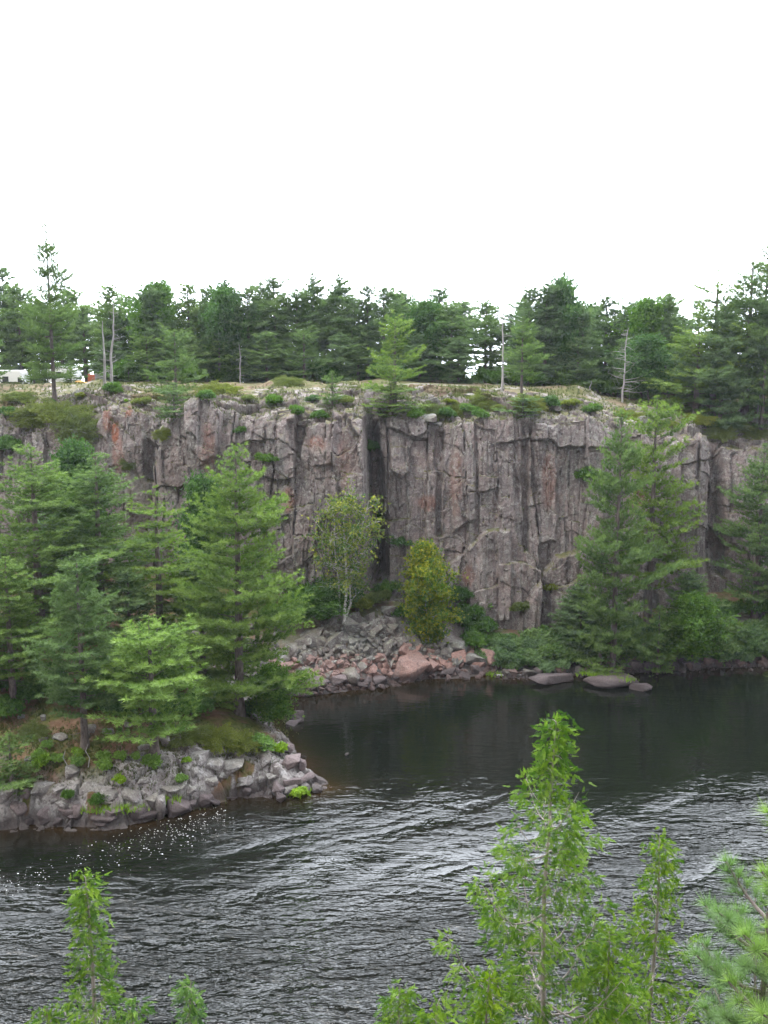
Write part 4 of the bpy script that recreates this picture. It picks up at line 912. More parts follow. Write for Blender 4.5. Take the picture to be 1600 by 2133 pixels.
# -- right-hand shoreline
k_ = 0
for px in np.arange(1048, 1640, 13):
    py = np.interp(px, [1050, 1110, 1180, 1290, 1400, 1500, 1600], [1412, 1412, 1408, 1401, 1397, 1391, 1387]) - 2 - 6 * rs.rand(); g = hit(px + 4 * rs.randn(), py); s_ = rs.uniform(0.45, 1.15) * (1.25 if rs.rand() < 0.2 else 1)
    mt = ['dark', 'pink', 'grey', 'pink'][rs.randint(4)]
    put_rock(RA[rs.randint(12)], (g[0], g[1], max(g[2], 0) + 0.25 * s_), np.array([1.25, 0.9, 0.8]) * s_, np.r_[rs.uniform(-0.3, 0.3, 2), rs.rand() * 6], mt, {'dark': 'dark shore rock', 'grey': 'grey shore rock', 'pink': 'pinkish shore rock'}[mt] + ' at the waterline before the band of green shrubs', {'dark': 'dark rocks', 'grey': 'grey rocks', 'pink': 'pinkish rocks'}[mt] + ' along the shore below the shrubs')
shp = [(px, np.interp(px, [1030, 1110, 1180, 1290, 1400, 1500, 1620], [1410, 1410, 1406, 1399, 1395, 1389, 1385]) - 8 * rs.rand() + 2) for px in rs.uniform(1030, 1640, 260)]
stuff_rocks('shore_stones', shp, 0.12, 0.38, 'dark', 'small dark stones strewn along the right-hand shoreline', 'stones', 2)
rock_px(1358, 1394, 28, 20, 'pale', 'pale pointed rock on the right-hand shore', 6); rock_px(1425, 1402, 15, 10, 'pale', 'small round whitish rock at the water right of the pale pointed one', 3, True)
rock_px(1272, 1392, 24, 24, 'pink', 'pink upright slab where the shrub band is cut, left of the wide pinkish rock', 7, rot=(0, 0.4, 0)); rock_px(1326, 1392, 36, 18, 'pink', 'wide pinkish rock on the shore right of the upright slab', 2, rot=(0, 0.3, 0))
rock_px(1504, 1331, 18, 12, 'pale', 'light rock lying in the greenery of the slope at right', 5)
# -- the point: named boulders of its rim (left to right)
PT = [(128, 1728, 34, 50, 'pale', 'leaning rounded boulder with white freckles, its foot in the water', 0, (0.1, -0.45, 0.2)), (62, 1722, 20, 16, 'dark', 'small blocky rock at the water left of the leaning freckled boulder', 1, (0, 0.2, 0)),
      (332, 1708, 28, 50, 'pale', 'standing block with banded top at the middle of the rocky rim', 3, (0, 0.1, 0.1)), (90, 1668, 52, 34, 'pale', 'big rounded ledge block under the green bushes at left', 2, (0, 0.1, 0)),
      (270, 1676, 42, 32, 'pale', 'egg-shaped speckled boulder on the rim, right of the long grey ledge', 5, (0, 0.25, 0.3)), (382, 1662, 72, 24, 'pale', 'white-flecked slab lying flat on the right part of the rim', 4, (0, -0.08, 0)),
      (185, 1655, 44, 20, 'pale', 'cracked grey ledge block left of the long grey ledge', 6, (0, 0.15, 0)), (222, 1672, 62, 24, 'pale', 'long grey ledge under the rim between the bushes', 7, (0, 0.1, 0)),
      (160, 1708, 46, 32, 'dark', 'dark rounded boulder right of the leaning freckled one', 2, (0, 0, 0.4)), (100, 1710, 44, 26, 'dark', 'dark sloping rock left of the leaning freckled boulder', 4, (0, -0.3, 0)),
      (220, 1716, 70, 22, 'dark', 'wide dark low rock at the waterline under the long ledge', 6, (0, 0, 0)), (275, 1712, 60, 34, 'dark', 'dark sloping face left of the standing block', 3, (0, 0.1, 0)),
      (372, 1700, 56, 34, 'dark', 'dark rounded bluff right of the standing block', 5, (0, 0, 0)), (425, 1682, 50, 30, 'dark', 'dark smooth rock under the white-flecked slab', 7, (0, 0.2, 0)),
      (262, 1640, 30, 20, 'pale', 'pale mossy boulder among needles above the egg-shaped one', 1, (0, 0, 0)), (300, 1640, 28, 18, 'pale', 'rounded lichened boulder right of the pale mossy one', 2, (0, 0, 0)),
      (440, 1610, 58, 26, 'pale', 'broad cracked outcrop right of the domed boulder', 0, (0, 0.05, 0)), (425, 1600, 60, 34, 'pale', 'large domed lichen-grey outcrop where the needles end', 1, (0, 0, 0.5)),
      (480, 1612, 46, 24, 'pale', 'pinkish-grey shelf right of the large domed outcrop', 3, (0, 0.05, 0)), (540, 1604, 62, 30, 'pale', 'wide split slab near the tip of the point', 4, (0, 0.04, 0)),
      (578, 1622, 20, 36, 'pale', 'upright narrow block at the right end of the split slab', 6, (0, 0, 0)), (604, 1602, 36, 26, 'dark', 'dark cracked rock above the water at the tip', 3, (0, 0.1, 0)),
      (628, 1606, 26, 26, 'dark', 'dark smooth rock at the very tip of the bank', 7, (0, 0.1, 0)), (600, 1572, 30, 24, 'dark', 'dark sloping rock under the drooping leafy tree', 0, (0, 0.4, 0)),
      (608, 1662, 34, 22, 'pale', 'low mossy rock at the base of the outer reef', 2, (0, 0, 0)), (636, 1652, 22, 20, 'pale', 'middle pale block of the outer reef', 5, (0, 0, 0)), (658, 1652, 34, 14, 'pale', 'pointed outermost rock of the reef, washed by current', 7, (0, 0.1, 0)),
      (585, 1672, 24, 16, 'dark', 'dark wet rock left of the low mossy rock', 1, (0, 0, 0)), (398, 1622, 34, 20, 'pale', 'pale broken block under the domed outcrop', 4, (0, 0.1, 0)), (440, 1640, 42, 24, 'pale', 'pale split block at the middle of the right rim', 6, (0, 0.1, 0)),
      (470, 1632, 32, 22, 'pale', 'grey tilted block between the split slab and the rim', 2, (0, 0.3, 0)), (510, 1640, 34, 26, 'pale', 'square grey block under the pinkish-grey shelf', 5, (0, 0, 0)), (545, 1645, 34, 26, 'dark', 'dark block in the recess below the split slab', 1, (0, 0, 0)),
      (480, 1664, 36, 26, 'dark', 'dark fractured rock at the water below the right rim', 0, (0, 0.3, 0)), (515, 1660, 24, 24, 'dark', 'narrow dark rock standing at the water below the square block', 6, (0, 0.3, 0)),
      (35, 1700, 36, 30, 'dark', 'dark stepped rock near the left edge at the water', 5, (0, 0.2, 0)), (10, 1670, 36, 34, 'pale', 'pale ledge at the left edge under the pine bush', 3, (0, 0.1, 0)), (50, 1668, 28, 24, 'dark', 'dark jumbled rock between the two left ledges', 0, (0, 0.1, 0)),
      (342, 1556, 28, 20, 'pale', 'squarish pale rock beside the trunk of the young bright pine', 3, (0, 0, 0)), (186, 1530, 30, 20, 'grey', 'large mossy boulder behind the slim pine trunk', 0, (0, 0, 0)), (178, 1540, 20, 16, 'grey', 'round boulder touching the slim pine trunk at right', 4, (0, 0, 0)),
      (123, 1544, 30, 14, 'grey', 'flat lichened stone left of the slim pine trunk', 5, (0, 0, 0)), (226, 1532, 30, 14, 'grey', 'flat pale stone right of the slim pine among moss', 6, (0, 0, 0)), (90, 1548, 20, 12, 'grey', 'dull boulder in the moss at left', 1, (0, 0, 0)),
      (265, 1516, 28, 12, 'grey', 'grey stone in the shade of the shrubs', 7, (0, 0, 0)), (42, 1498, 18, 8, 'grey', 'small stone far back on the mossy ground at left', 2, (0, 0, 0)), (88, 1502, 16, 12, 'grey', 'small stone beside the dark undergrowth at left', 3, (0, 0, 0)),
      (62, 1590, 26, 16, 'grey', 'lichened stone behind the leftmost green bushes', 6, (0, 0, 0)), (150, 1618, 34, 22, 'pale', 'gray mound of rock between two bright bushes', 5, (0, 0, 0)), (300, 1566, 26, 14, 'grey', 'low stone at the foot of the young bright pine', 1, (0, 0, 0))]
for i, (px, py, a, b_, mt, lb, k, rot) in enumerate(PT): rock_px(px, py, a * 1.12, b_ * 1.0, mt, lb, k, True if i % 3 or mt == 'grey' else False, rot, 1.0)
# small blocks packed along the rim
n_ = 0
while n_ < 34:
    px = rs.uniform(-60, 640); lo = np.interp(px, [-60, 120, 300, 420, 560, 640], [1728, 1724, 1712, 1686, 1656, 1640]); hi = np.interp(px, [-60, 300, 480, 640], [1640, 1645, 1610, 1600]); py = rs.uniform(hi, lo - 4); g = hit(px, py)
    s_ = rs.uniform(0.4, 0.95); pl_ = py < lo - 34
    put_rock((RR + RR + RA)[rs.randint(28)], (g[0], g[1], g[2] - 0.02 * s_), np.array([1.9, 1.0, 0.65]) * s_, np.r_[rs.uniform(-0.25, 0.25, 2), rs.rand() * 6], 'pale' if pl_ else 'dark', ('pale' if pl_ else 'dark') + ' small block wedged among the boulders of the point\'s rim', ('pale' if pl_ else 'dark') + ' small blocks of the rim of the point'); n_ += 1
# clifftop rocks
for i in range(26):
    px = rs.uniform(0, 1600); mid = pl(px, MID_PY); rp_ = pl(px, RIM_PY); py = rs.uniform(mid - 8, rp_ - 6); g = hit(px, py); s_ = rs.uniform(0.5, 1.5)
    if g[1] > 95: continue
    put_rock(RA[rs.randint(12)], (g[0], g[1], g[2]), np.array([1.7, 1.2, 0.6]) * s_, np.r_[rs.uniform(-0.15, 0.15, 2), rs.rand() * 6], 'grey', 'flat lichened rock lying on the clifftop ledges', 'flat rocks on the clifftop ledges')

# ================================================================== SHRUBS AND LOW PLANTS
SHS = [shrub_meshes(300 + i, 0.9, 0.95, 1100, 'shore_leaf', 0.16) for i in range(3)]
SHL = [shrub_meshes(310 + i, 1.1, 1.2, 1500, 'leaf', 0.16, 0.3, fill=0.35, lumps=10) for i in range(3)]
SHB = [shrub_meshes(320 + i, 0.55, 0.8, 520, 'leaf_bright', 0.12, 0.5, 10, 0.2, lumps=9) for i in range(3)]
SHJ = [shrub_meshes(330 + i, 1.0, 0.8, 800, 'juniper', 0.22, 0.6, 12, 0.5, 'tuft') for i in range(2)]
MAT = [mat_meshes(340 + i) for i in range(2)]
def shrub(meshes, loc, sc, label, cat='shrub', group=None, name='shrub', rot=None, flat=1.0):
    e = empty(name, loc, label, cat, group); e.scale = (sc, sc, sc * flat); e.rotation_euler = (0, 0, rs.rand() * 6.28 if rot is None else rot)
    for me in meshes: o = link(bpy.data.objects.new(me.name.split('.')[0], me)); o.parent = e
    return e
def shrub_px(meshes, px, py, wpx, label, R=0.9, **kw):
    g = hit(px, py); sc = (wpx / FPX * math.hypot(g[1], H_CAM - g[2])) / (R * 2.0); return shrub(meshes, (g[0], g[1], g[2] - 0.05), sc, label, **kw)
for row_, (dpy, sc0) in enumerate([(-8, 0.95), (-24, 1.1), (-40, 1.2), (-54, 1.25)]):
    for px in np.arange(1052, 1690, 26 + 3 * row_):
        base_ = np.interp(px, [1050, 1200, 1215, 1300, 1330, 1600], [1400, 1396, 1388, 1372, 1386, 1378]); px2 = px + 6 * rs.randn(); py = base_ + dpy + 3 * rs.randn()
        if px < 1120 and row_ == 3: continue
        g = hit(px2, py); shrub(SHS[rs.randint(3)], (g[0], g[1], g[2] - 0.1), sc0 * rs.uniform(0.85, 1.2), 'leafy low shrub of the green band between twin pines and shore rocks', 'shrub', 'low shrubs of the green band along the far shore')
for px, py, wp, lb, ms in [(1022, 1380, 52, 'blue-green shrub between the birch and the green band', SHS), (990, 1345, 46, 'dusky shrub behind the pink block at the end of the slide', SHL), (965, 1300, 62, 'dark leafy bush right of the dense birch', SHL), (1000, 1325, 56, 'dark leafy bush lower right of the dense birch', SHL),
        (960, 1255, 44, 'dark bush against the cliff foot behind the dense birch', SHL), (1085, 1278, 52, 'juniper-like bush on the ledge at the cliff foot', SHJ), (1146, 1232, 36, 'small wiry bush high on a ledge left of the twin pines', SHJ), (1048, 1350, 48, 'leafy bush at the foot of the pillar rock', SHS),
        (600, 1300, 60, 'green bush at the left edge of the slide', SHL), (650, 1278, 60, 'green bush on top of the slide, left of the white birch', SHL), (700, 1272, 64, 'green bush at the foot of the white birch', SHL), (745, 1275, 60, 'dark feathery bush between birch trunk and crevice', SHJ),
        (780, 1262, 56, 'dark feathery bush at the foot of the crevice', SHJ), (810, 1240, 44, 'green bush in the mouth of the crevice', SHL), (640, 1250, 52, 'green bush left of the white birch against the cliff', SHL), (590, 1300, 70, 'bush half behind the tallest pine of the point', SHL), (830, 1290, 40, 'small green bush left of the dense birch', SHL),
        (690, 1240, 50, 'bush right behind the white birch stem', SHL), (1175, 1350, 50, 'bush at the foot of the dark pillars', SHL), (1215, 1350, 50, 'bush left of the low pale bough', SHL), (1400, 1330, 60, 'green bush right of the bare trunk on the bank', SHL), (1440, 1318, 66, 'green bush on the bank under the leafy tree', SHL),
        (1480, 1300, 60, 'green bush on the slope, left of the right edge pine', SHL), (1530, 1330, 46, 'bright bush on the open slope at right', SHB), (1565, 1325, 40, 'bright bush by the right edge on the slope', SHB), (1590, 1290, 60, 'bush under the right edge pine', SHL), (1480, 1345, 44, 'bright patchy bush above the green band', SHB),
        (1520, 1290, 50, 'bush left of the trunk of the right edge pine', SHL), (1300, 1345, 50, 'shaded bush between the twin trunks', SHL), (1365, 1345, 44, 'shaded bush at the foot of the bare trunk', SHL), (1240, 1335, 50, 'shaded bush behind the low pale bough', SHL)]:
    shrub_px(ms[rs.randint(len(ms))], px, py, wp * 0.98, lb)
# the point: bright leafy bushes, undergrowth and junipers
for px, py, wp, lb in [(92, 1600, 40, 'bright green bush at left, lower of two beside the pine bush'), (80, 1586, 34, 'bright green bush at left, upper of two beside the pine bush'), (118, 1592, 28, 'pale green small bush beside the dead twig'), (164, 1600, 34, 'brightest lime bush at the rim left of the dead twig'),
        (160, 1578, 28, 'lime bush just above the brightest one'), (222, 1610, 40, 'tall bright bush in the middle of the rim'), (215, 1584, 28, 'top shoots above the tall bright bush'), (252, 1582, 26, 'green bush right of the tall bright bush'), (318, 1600, 40, 'green bush under the young bright pine'),
        (252, 1636, 30, 'lime ferny bush on the ledge'), (375, 1635, 30, 'grey-green bush by the white-flecked slab'), (345, 1672, 22, 'yellow-green tuft behind the standing block'), (545, 1568, 50, 'light green bush at the tip above the split slab'), (582, 1574, 38, 'pale feathery bush at the right end of the split slab'),
        (618, 1660, 30, 'light green tuft on the outer reef'), (392, 1590, 18, 'small green seedling beside the domed outcrop'), (205, 1672, 18, 'dark green bush hanging below the long ledge'), (146, 1662, 15, 'dusty green bush in the rim cleft'), (100, 1558, 24, 'light seedling on the moss left of the slim pine'), (285, 1585, 24, 'small green seedling before the young bright pine')]:
    shrub_px(SHB[rs.randint(3)] if 'dark' not in lb and 'dusty' not in lb else SHL[0], px, py, wp * 0.92, lb, R=0.55, cat='bush', name='bush')
for px, py, wp, lb in [(250, 1500, 80, 'dark undergrowth bush behind the slim pine'), (180, 1480, 80, 'dark undergrowth bush at the back of the mossy ground'), (110, 1470, 80, 'dark undergrowth bush under the big bushy pine'), (60, 1470, 70, 'dark undergrowth bush right of the crooked trunk'), (20, 1500, 70, 'dark leafy bush at the foot of the crooked trunk'),
        (340, 1500, 80, 'dark bush behind the young bright pine'), (400, 1500, 80, 'dark bush under the boughs of the tallest pine, left'), (440, 1470, 80, 'shaded bush behind the trunk of the tallest pine'), (300, 1470, 80, 'shaded bush deep among the trunks'), (210, 1440, 80, 'shaded bush far back among the trunks'), (520, 1500, 60, 'shaded bush right of the tallest pine trunk'),
        (360, 1440, 70, 'shaded bush in the gap beside the tallest pine'), (90, 1430, 80, 'shaded bush below the big bushy pine, farther back'), (0, 1450, 80, 'shaded bush at the left edge, far back'), (560, 1500, 50, 'leafy bush drooping over the inlet')]:
    shrub_px(SHL[rs.randint(3)], px, py - 12, wp * 0.9, lb, R=1.1, name='undergrowth_bush', cat='bush')
for px, py, wp, lb in [(385, 1535, 90, 'spreading juniper under the tallest pine, left one'), (450, 1545, 100, 'spreading juniper under the tallest pine, middle one'), (505, 1552, 80, 'spreading light juniper under the tallest pine, right one'), (70, 1530, 70, 'brownish low juniper at left on the moss'),
        (75, 872, 88, 'olive juniper mat spilling over the cliff rim at left, upper left part'), (130, 866, 110, 'olive juniper mat on the cliff rim at left, middle part'), (165, 895, 96, 'olive juniper mat hanging over the edge with a bare root below'),
        (455, 822, 90, 'brown-green juniper heath on the rim left of centre'), (950, 858, 60, 'low green mat in the fold of the rim right of the crevice'), (1010, 840, 70, 'low green mat on the rim beneath the tall dead trunk'), (265, 968, 34, 'dark juniper clump on a ledge left of the dark chute'),
        (340, 905, 40, 'mossy juniper strip in the chute'), (1100, 845, 70, 'juniper mat under the thin sparse pine'), (1270, 812, 90, 'green mat at the back of the heath'), (600, 800, 60, 'low mat behind the rock step left of centre'), (900, 860, 60, 'olive mat right of the dark pine skirt'),
        (1450, 880, 70, 'juniper on the ledges left of the right edge'), (1500, 905, 60, 'low juniper on the right ledges'), (1570, 905, 60, 'juniper on the ledge at the right edge'), (1310, 870, 60, 'juniper behind the twin pine tops'), (40, 832, 60, 'low juniper at left beneath the big trunks')]:
    e = shrub_px(MAT[rs.randint(2)], px, py, wp, lb, R=2.2 * 0.8, name='juniper', cat='juniper'); l_ = e.location
    e.rotation_euler = (max(-0.2, min(0.9, math.atan2(drop(l_.x, l_.y + 0.7) - drop(l_.x, l_.y - 0.7), 1.4))), 0, 0.4 * rs.randn()); e.scale = (e.scale[0], e.scale[0] * 0.75, e.scale[0] * 0.75)
for px, py, wp, lb in [(262, 838, 12, 'tiny light green sapling on the rim above the rust-coloured blocks'), (104, 846, 16, 'small green sapling left of the lone tallest pine'), (470, 806, 12, 'small yellow-green sapling on the rim left of centre'), (622, 868, 22, 'small pale shrub on the rock step'), (652, 838, 16, 'upright small sapling left of the round pine'),
        (663, 876, 22, 'green tuft on the edge below the round pine'), (770, 940, 26, 'thin pale shrub in the top of the crevice'), (790, 1085, 22, 'shrub clinging inside the crevice'), (838, 1140, 24, 'tuft of green on the face right of the crevice'), (25, 940, 34, 'leafy shrub in the crack at the left edge'), (560, 965, 20, 'tuft on the broken face left of centre'), (500, 905, 18, 'small tuft on the ledge under the rim'),
        (1220, 1010, 40, 'shrub on the face left behind the twin pines'), (925, 872, 24, 'grassy tuft at the rim fold'), (1000, 872, 20, 'mossy tuft on top of the tall columns')]:
    shrub_px(SHB[rs.randint(3)] if 'light' in lb or 'bright' in lb or 'yellow' in lb else SHL[rs.randint(3)], px, py, wp * 1.2, lb, R=0.8, name='sapling' if 'sapling' in lb else 'shrub', cat='sapling' if 'sapling' in lb else 'shrub')
for i, px in enumerate(np.arange(240, 1560, 21)):
    if 935 < px < 1025 or (i % 2 and 880 < px < 1060): continue
    y_ = 98 + 10 * rs.rand(); x_ = (px - 800) / FPX * y_ * 0.99; shrub(SHL[rs.randint(3)], (x_, y_, drop(x_, y_) - 0.1), 1.0 + 0.7 * rs.rand(), 'low leafy undergrowth between the trunks of the clifftop row', 'bush', 'undergrowth along the clifftop row', 'undergrowth_bush')
for i, px in enumerate(np.arange(230, 1560, 24)):
    y_ = 116 + 7 * rs.rand(); x_ = (px - 800) / FPX * y_ * 0.99; shrub(SHL[rs.randint(3)], (x_, y_, drop(x_, y_) - 0.1), (0.45 if 930 < px < 1010 else 1.5) + 0.5 * rs.rand(), 'low leafy undergrowth between the trunks of the clifftop row', 'bush', 'undergrowth along the clifftop row', 'undergrowth_bush')
for i, (px, py) in enumerate([(300, 845), (430, 835), (520, 838), (575, 848), (720, 842), (870, 872), (935, 842), (980, 862), (1040, 858), (1140, 852), (1190, 848), (1235, 862), (1395, 890), (1480, 885), (1540, 900), (230, 822), (170, 830), (20, 870)]):
    shrub_px(SHL[i % 3] if i % 2 else SHJ[i % 2], px, py, 30 + 16 * rs.rand(), 'green shrub rooted among the rocks near the cliff rim', R=1.1, group='green shrubs along the cliff rim')
# dead sticks and logs
def stick(name, P_, r, label, cat, mat='dead'):
    P_ = np.array(P_); n = len(P_); o = obj(name, (lambda a: (a.add(*tube(P_ - P_[0], np.linspace(r, r * 0.4, n), 6)), a.mesh(name, M[mat], True))[1])(Acc())); o.location = P_[0]; tag(o, label, cat)
g1, g2 = hit(940, 1360), hit(908, 1312); stick('fallen_trunk', [g1 + [0, 0, 0.1], (g1 + g2) / 2 + [0, 0, 0.7], g2 + [0, 0, 0.9]], 0.12, 'pale fallen trunk sloping down right from the dense birch', 'fallen trunk')
g1, g2 = hit(775, 1305) , hit(802, 1328); stick('driftwood_log', [g1 + [0, 0, 0.35], g2 + [0, 0, 0.35]], 0.09, 'bleached log lying across the upper slide', 'log')
g1 = hit(1062, 1409); stick('driftwood_log', [g1 + [-1, 0, 0.1], g1 + [0.9, 0, 0.12]], 0.07, 'bleached log at the water right of the slide', 'log')
for i, (px, py, lb) in enumerate([(137, 1612, 'curved pale dead twig before the brightest bush'), (184, 1598, 'grey dead twig right of the brightest bush'), (680, 1160, 'bleached dead limb crossing the birch foliage')]):
    g = hit(px, py); P_ = [g, g + [0.1, 0, 0.5], g + [-0.1, 0, 0.9], g + [0.05, 0, 1.3]]
    if i == 2: P_ = [np.array([*atY(712, 1160, 75.6)]), np.array([*atY(740, 1138, 75.2)]), np.array([*atY(779, 1122, 74.8)])]
    stick('dead_branch', P_, 0.03 if i < 2 else 0.06, lb, 'dead branch')
# juniper root hanging on the cliff
g = hit(158, 915); me_ = Acc()
for k in range(7):
    a = -2.6 + k * 0.38; s = np.linspace(0, 1, 5); L_ = 0.9 + 0.5 * rs.rand(); me_.add(*tube(np.c_[np.cos(a) * L_ * s, -0.3 * s, -np.sin(-a) * L_ * s * 0.9] + rs.randn(5, 3) * 0.04, 0.045 * (1 - 0.8 * s), 5))
o = obj('bare_root', me_.mesh('bare_root', M['dead'])); o.location = (g[0], g[1] - 0.4, g[2] + 0.8); tag(o, 'bleached bare root fan hanging below the olive juniper mat', 'root')

# grass and ground cover
def grass_stuff(name, pts_, n_per, size, mat, label, cat, sp=0.4):
    P = np.concatenate([np.array(p)[None] + rs.randn(n_per, 3) * [sp, sp, 0.02] for p in pts_])
    for i in range(len(P)): P[i, 2] = max(drop(P[i, 0], P[i, 1]), 0.02) - 0.02 if len(P) < 9000 else P[i, 2]
    tv, tf = t_tuft(rs, 6, 0.16, 0.7); a = Acc(); a.add(*scatter(tv, tf, P, rs.randn(len(P), 3) * 0.2 + [0, 0, 1], rs.rand(len(P)) * 6.28, size * rs.uniform(0.6, 1.4, len(P))), rep(np.clip(rs.rand(len(P)) * 0.7 + 0.3 * rs.rand(), 0, 1), tv))
    o = obj(name, a.mesh(name, M[mat]), kind='stuff'); o['label'] = label; o['category'] = cat
pp = []
while len(pp) < 280:
    px, py = rs.uniform(-80, 600), rs.uniform(1470, 1650)
    if py < np.interp(px, [-80, 350, 480, 600], [1648, 1632, 1600, 1585]) and vnoise(np.array([px / 40.0]), np.array([py / 22.0]), 5)[0] > -0.2: pp.append(hit(px, py))
grass_stuff('moss_and_grass', pp, 22, 0.16, 'grass', 'olive moss and short grass over the ground of the point', 'ground cover')
pp = []
while len(pp) < 330:
    px, py = rs.uniform(-60, 1640), rs.uniform(796, 900)
    if py < pl(px, RIM_PY) - 4:
        g = hit(px, py)
        if g[1] < 110: pp.append(g)
grass_stuff('heath', pp, 22, 0.26, 'grass', 'short brown-green heath and grass over the clifftop', 'ground cover', 0.8)
pp = [hit(px, py) for px, py in [(1030, 1405), (1036, 1408), (232, 1690), (250, 1684), (270, 1688), (345, 1668), (205, 1690), (618, 1652), (605, 1655)]]
pp += [np.array([g_[0], g_[1], 0.5]) for g_ in [hit(1262, 1424), hit(1250, 1421), hit(1275, 1424), hit(1300, 1432), hit(1225, 1420)]]
P_ = np.concatenate([np.array(p)[None] + rs.randn(60, 3) * [0.45, 0.2, 0.02] for p in pp]); tv, tf = t_tuft(rs, 6, 0.12, 0.6); a = Acc(); a.add(*scatter(tv, tf, P_, rs.randn(len(P_), 3) * 0.2 + [0, 0, 1], rs.rand(len(P_)) * 6.28, 0.28 * rs.uniform(0.6, 1.4, len(P_))), rep(rs.rand(len(P_)), tv))
o = obj('shore_grass', a.mesh('shore_grass', M['leaf_bright']), kind='stuff'); o['label'] = 'bright green grass on ledges and islets along the water'; o['category'] = 'grass'

# foam flecks drifting in the eddy
a = Acc(); nf = 420; t = rs.rand(nf)
fx = np.where(rs.rand(nf) < 0.5, 375 + 55 * rs.randn(nf), rs.uniform(-20, 470, nf)); fyv = np.interp(fx, [0, 100, 300, 460], [1842, 1815, 1752, 1700]) + rs.randn(nf) * np.interp(fx, [0, 300, 460], [16, 22, 22])
ang = np.arange(7) * 2 * math.pi / 7; tv = np.r_[np.c_[np.cos(ang), np.sin(ang), ang * 0], np.c_[np.cos(ang) * 0.8, np.sin(ang) * 0.8, ang * 0 + 0.25]]
tf4 = np.array([[i, (i + 1) % 7, 7 + (i + 1) % 7, 7 + i] for i in range(7)]); top_ = np.array([[7, 8 + i, 9 + i, 9 + i] for i in range(0, 5)])
tv = tv * [2.0, 1.0, 1.0]; P_ = np.array([atZ(x_, y_, 0.004) for x_, y_ in zip(fx, fyv) if 1]); P_ = P_[[i for i in range(nf) if inpoly(P_[i:i + 1, 0], P_[i:i + 1, 1], land_poly)[0] < -0.3]]
V_, F_ = scatter(tv, tf4, P_, np.tile([0, 0, 1.0], (len(P_), 1)), -0.3 + 0.5 * rs.rand(len(P_)) + math.pi / 2, rs.uniform(0.005, 0.017, len(P_)) * np.where(rs.rand(len(P_)) < 0.12, 1.7, 1.0)); nb_ = len(V_)
tri = np.array([[7, 7 + i, 8 + i] for i in range(1, 6)]); T3 = (tri[None] + (np.arange(len(P_)) * 14)[:, None, None]).reshape(-1, 3)
bm = bmesh.new(); vs_ = [bm.verts.new(q) for q in V_.tolist()]
for f in F_.tolist(): bm.faces.new([vs_[i] for i in f])
for f in T3.tolist(): bm.faces.new([vs_[i] for i in f])
me = bpy.data.meshes.new('foam'); bm.to_mesh(me); bm.free(); me.materials.append(M['foam']); o = obj('foam', me, kind='stuff'); o['label'] = 'white foam flecks drifting on dark water below the point'; o['category'] = 'foam'

# ================================================================== CAMPERS AND CAMP THINGS ON THE CLIFFTOP
def box_bm(bm, x0, x1, y0, y1, z0, z1, bev=0.0):
    vs_ = [bm.verts.new((x, y, z)) for x in (x0, x1) for y in (y0, y1) for z in (z0, z1)]
    fs = [bm.faces.new([vs_[i] for i in q]) for q in ((0, 1, 3, 2), (4, 6, 7, 5), (0, 4, 5, 1), (2, 3, 7, 6), (0, 2, 6, 4), (1, 5, 7, 3))]
    if bev: bmesh.ops.bevel(bm, geom=list({e for f in fs for e in f.edges}), offset=bev, segments=3, affect='EDGES', profile=0.5)
def part(name, fn, mat, parent, smooth=False):
    bm = bmesh.new(); fn(bm); bmesh.ops.recalc_face_normals(bm, faces=bm.faces); me = bpy.data.meshes.new(name); bm.to_mesh(me); bm.free(); me.materials.append(M[mat]); return obj(name, me, parent)
def prism(bm, prof, y0, y1, bev=0.0):
    a_ = [bm.verts.new((x, y0, z)) for x, z in prof]; b_ = [bm.verts.new((x, y1, z)) for x, z in prof]; n = len(prof)
    bm.faces.new(a_); bm.faces.new(b_[::-1])
    for i in range(n): bm.faces.new([a_[i], b_[i], b_[(i + 1) % n], a_[(i + 1) % n]])
    if bev: bmesh.ops.bevel(bm, geom=[e for e in bm.edges if abs(e.verts[0].co.y - e.verts[1].co.y) < 1e-6], offset=bev, segments=2, affect='EDGES', profile=0.5)
def wheel(parent, x, y, r=0.33):
    def cyl(r_, w_): return lambda bm: bmesh.ops.create_cone(bm, cap_ends=True, segments=20, radius1=r_, radius2=r_, depth=w_, matrix=__import__('mathutils').Matrix.Translation((x, y, r)) @ __import__('mathutils').Matrix.Rotation(math.pi / 2, 4, 'X'))
    wh_ = part('wheel', cyl(r, 0.2), 'rubber', parent); part('rim', cyl(r * 0.55, 0.22), 'silver', wh_)
Yc = 116.0
gx0 = atY(138, 790, Yc); z0 = zAt(128, 763, Yc) - 2.75; zc = max(drop(gx0[0], Yc), z0)
t = empty('camper_trailer', (gx0[0], Yc, zc), 'white camper trailer with rounded front parked left of the orange cloth', 'camper'); t.rotation_euler = (0, 0, -0.12); t.scale = (0.72, 1, 1)
hz = zAt(128, 763, Yc) - zc
part('body', lambda bm: prism(bm, [(-2.3, 0.5), (-2.35, hz - 0.25), (-2.1, hz), (0.9, hz), (1.7, hz - 0.35), (2.0, hz - 0.95), (2.0, 0.75), (1.7, 0.5)], -1.1, 1.1, 0.05), 'white', t)
wf = part('window', lambda bm: box_bm(bm, -0.95, -0.1, -1.13, -1.09, hz - 1.15, hz - 0.62), 'glass', t); part('frame', lambda bm: (box_bm(bm, -1.0, -0.05, -1.145, -1.131, hz - 0.90, hz - 0.86)), 'silver', wf)
part('window', lambda bm: box_bm(bm, 0.6, 1.1, -1.13, -1.09, hz - 1.15, hz - 0.75), 'glass', t); part('door', lambda bm: box_bm(bm, -2.0, -1.35, -1.13, -1.09, 0.55, hz - 0.4, 0.01), 'white', t)
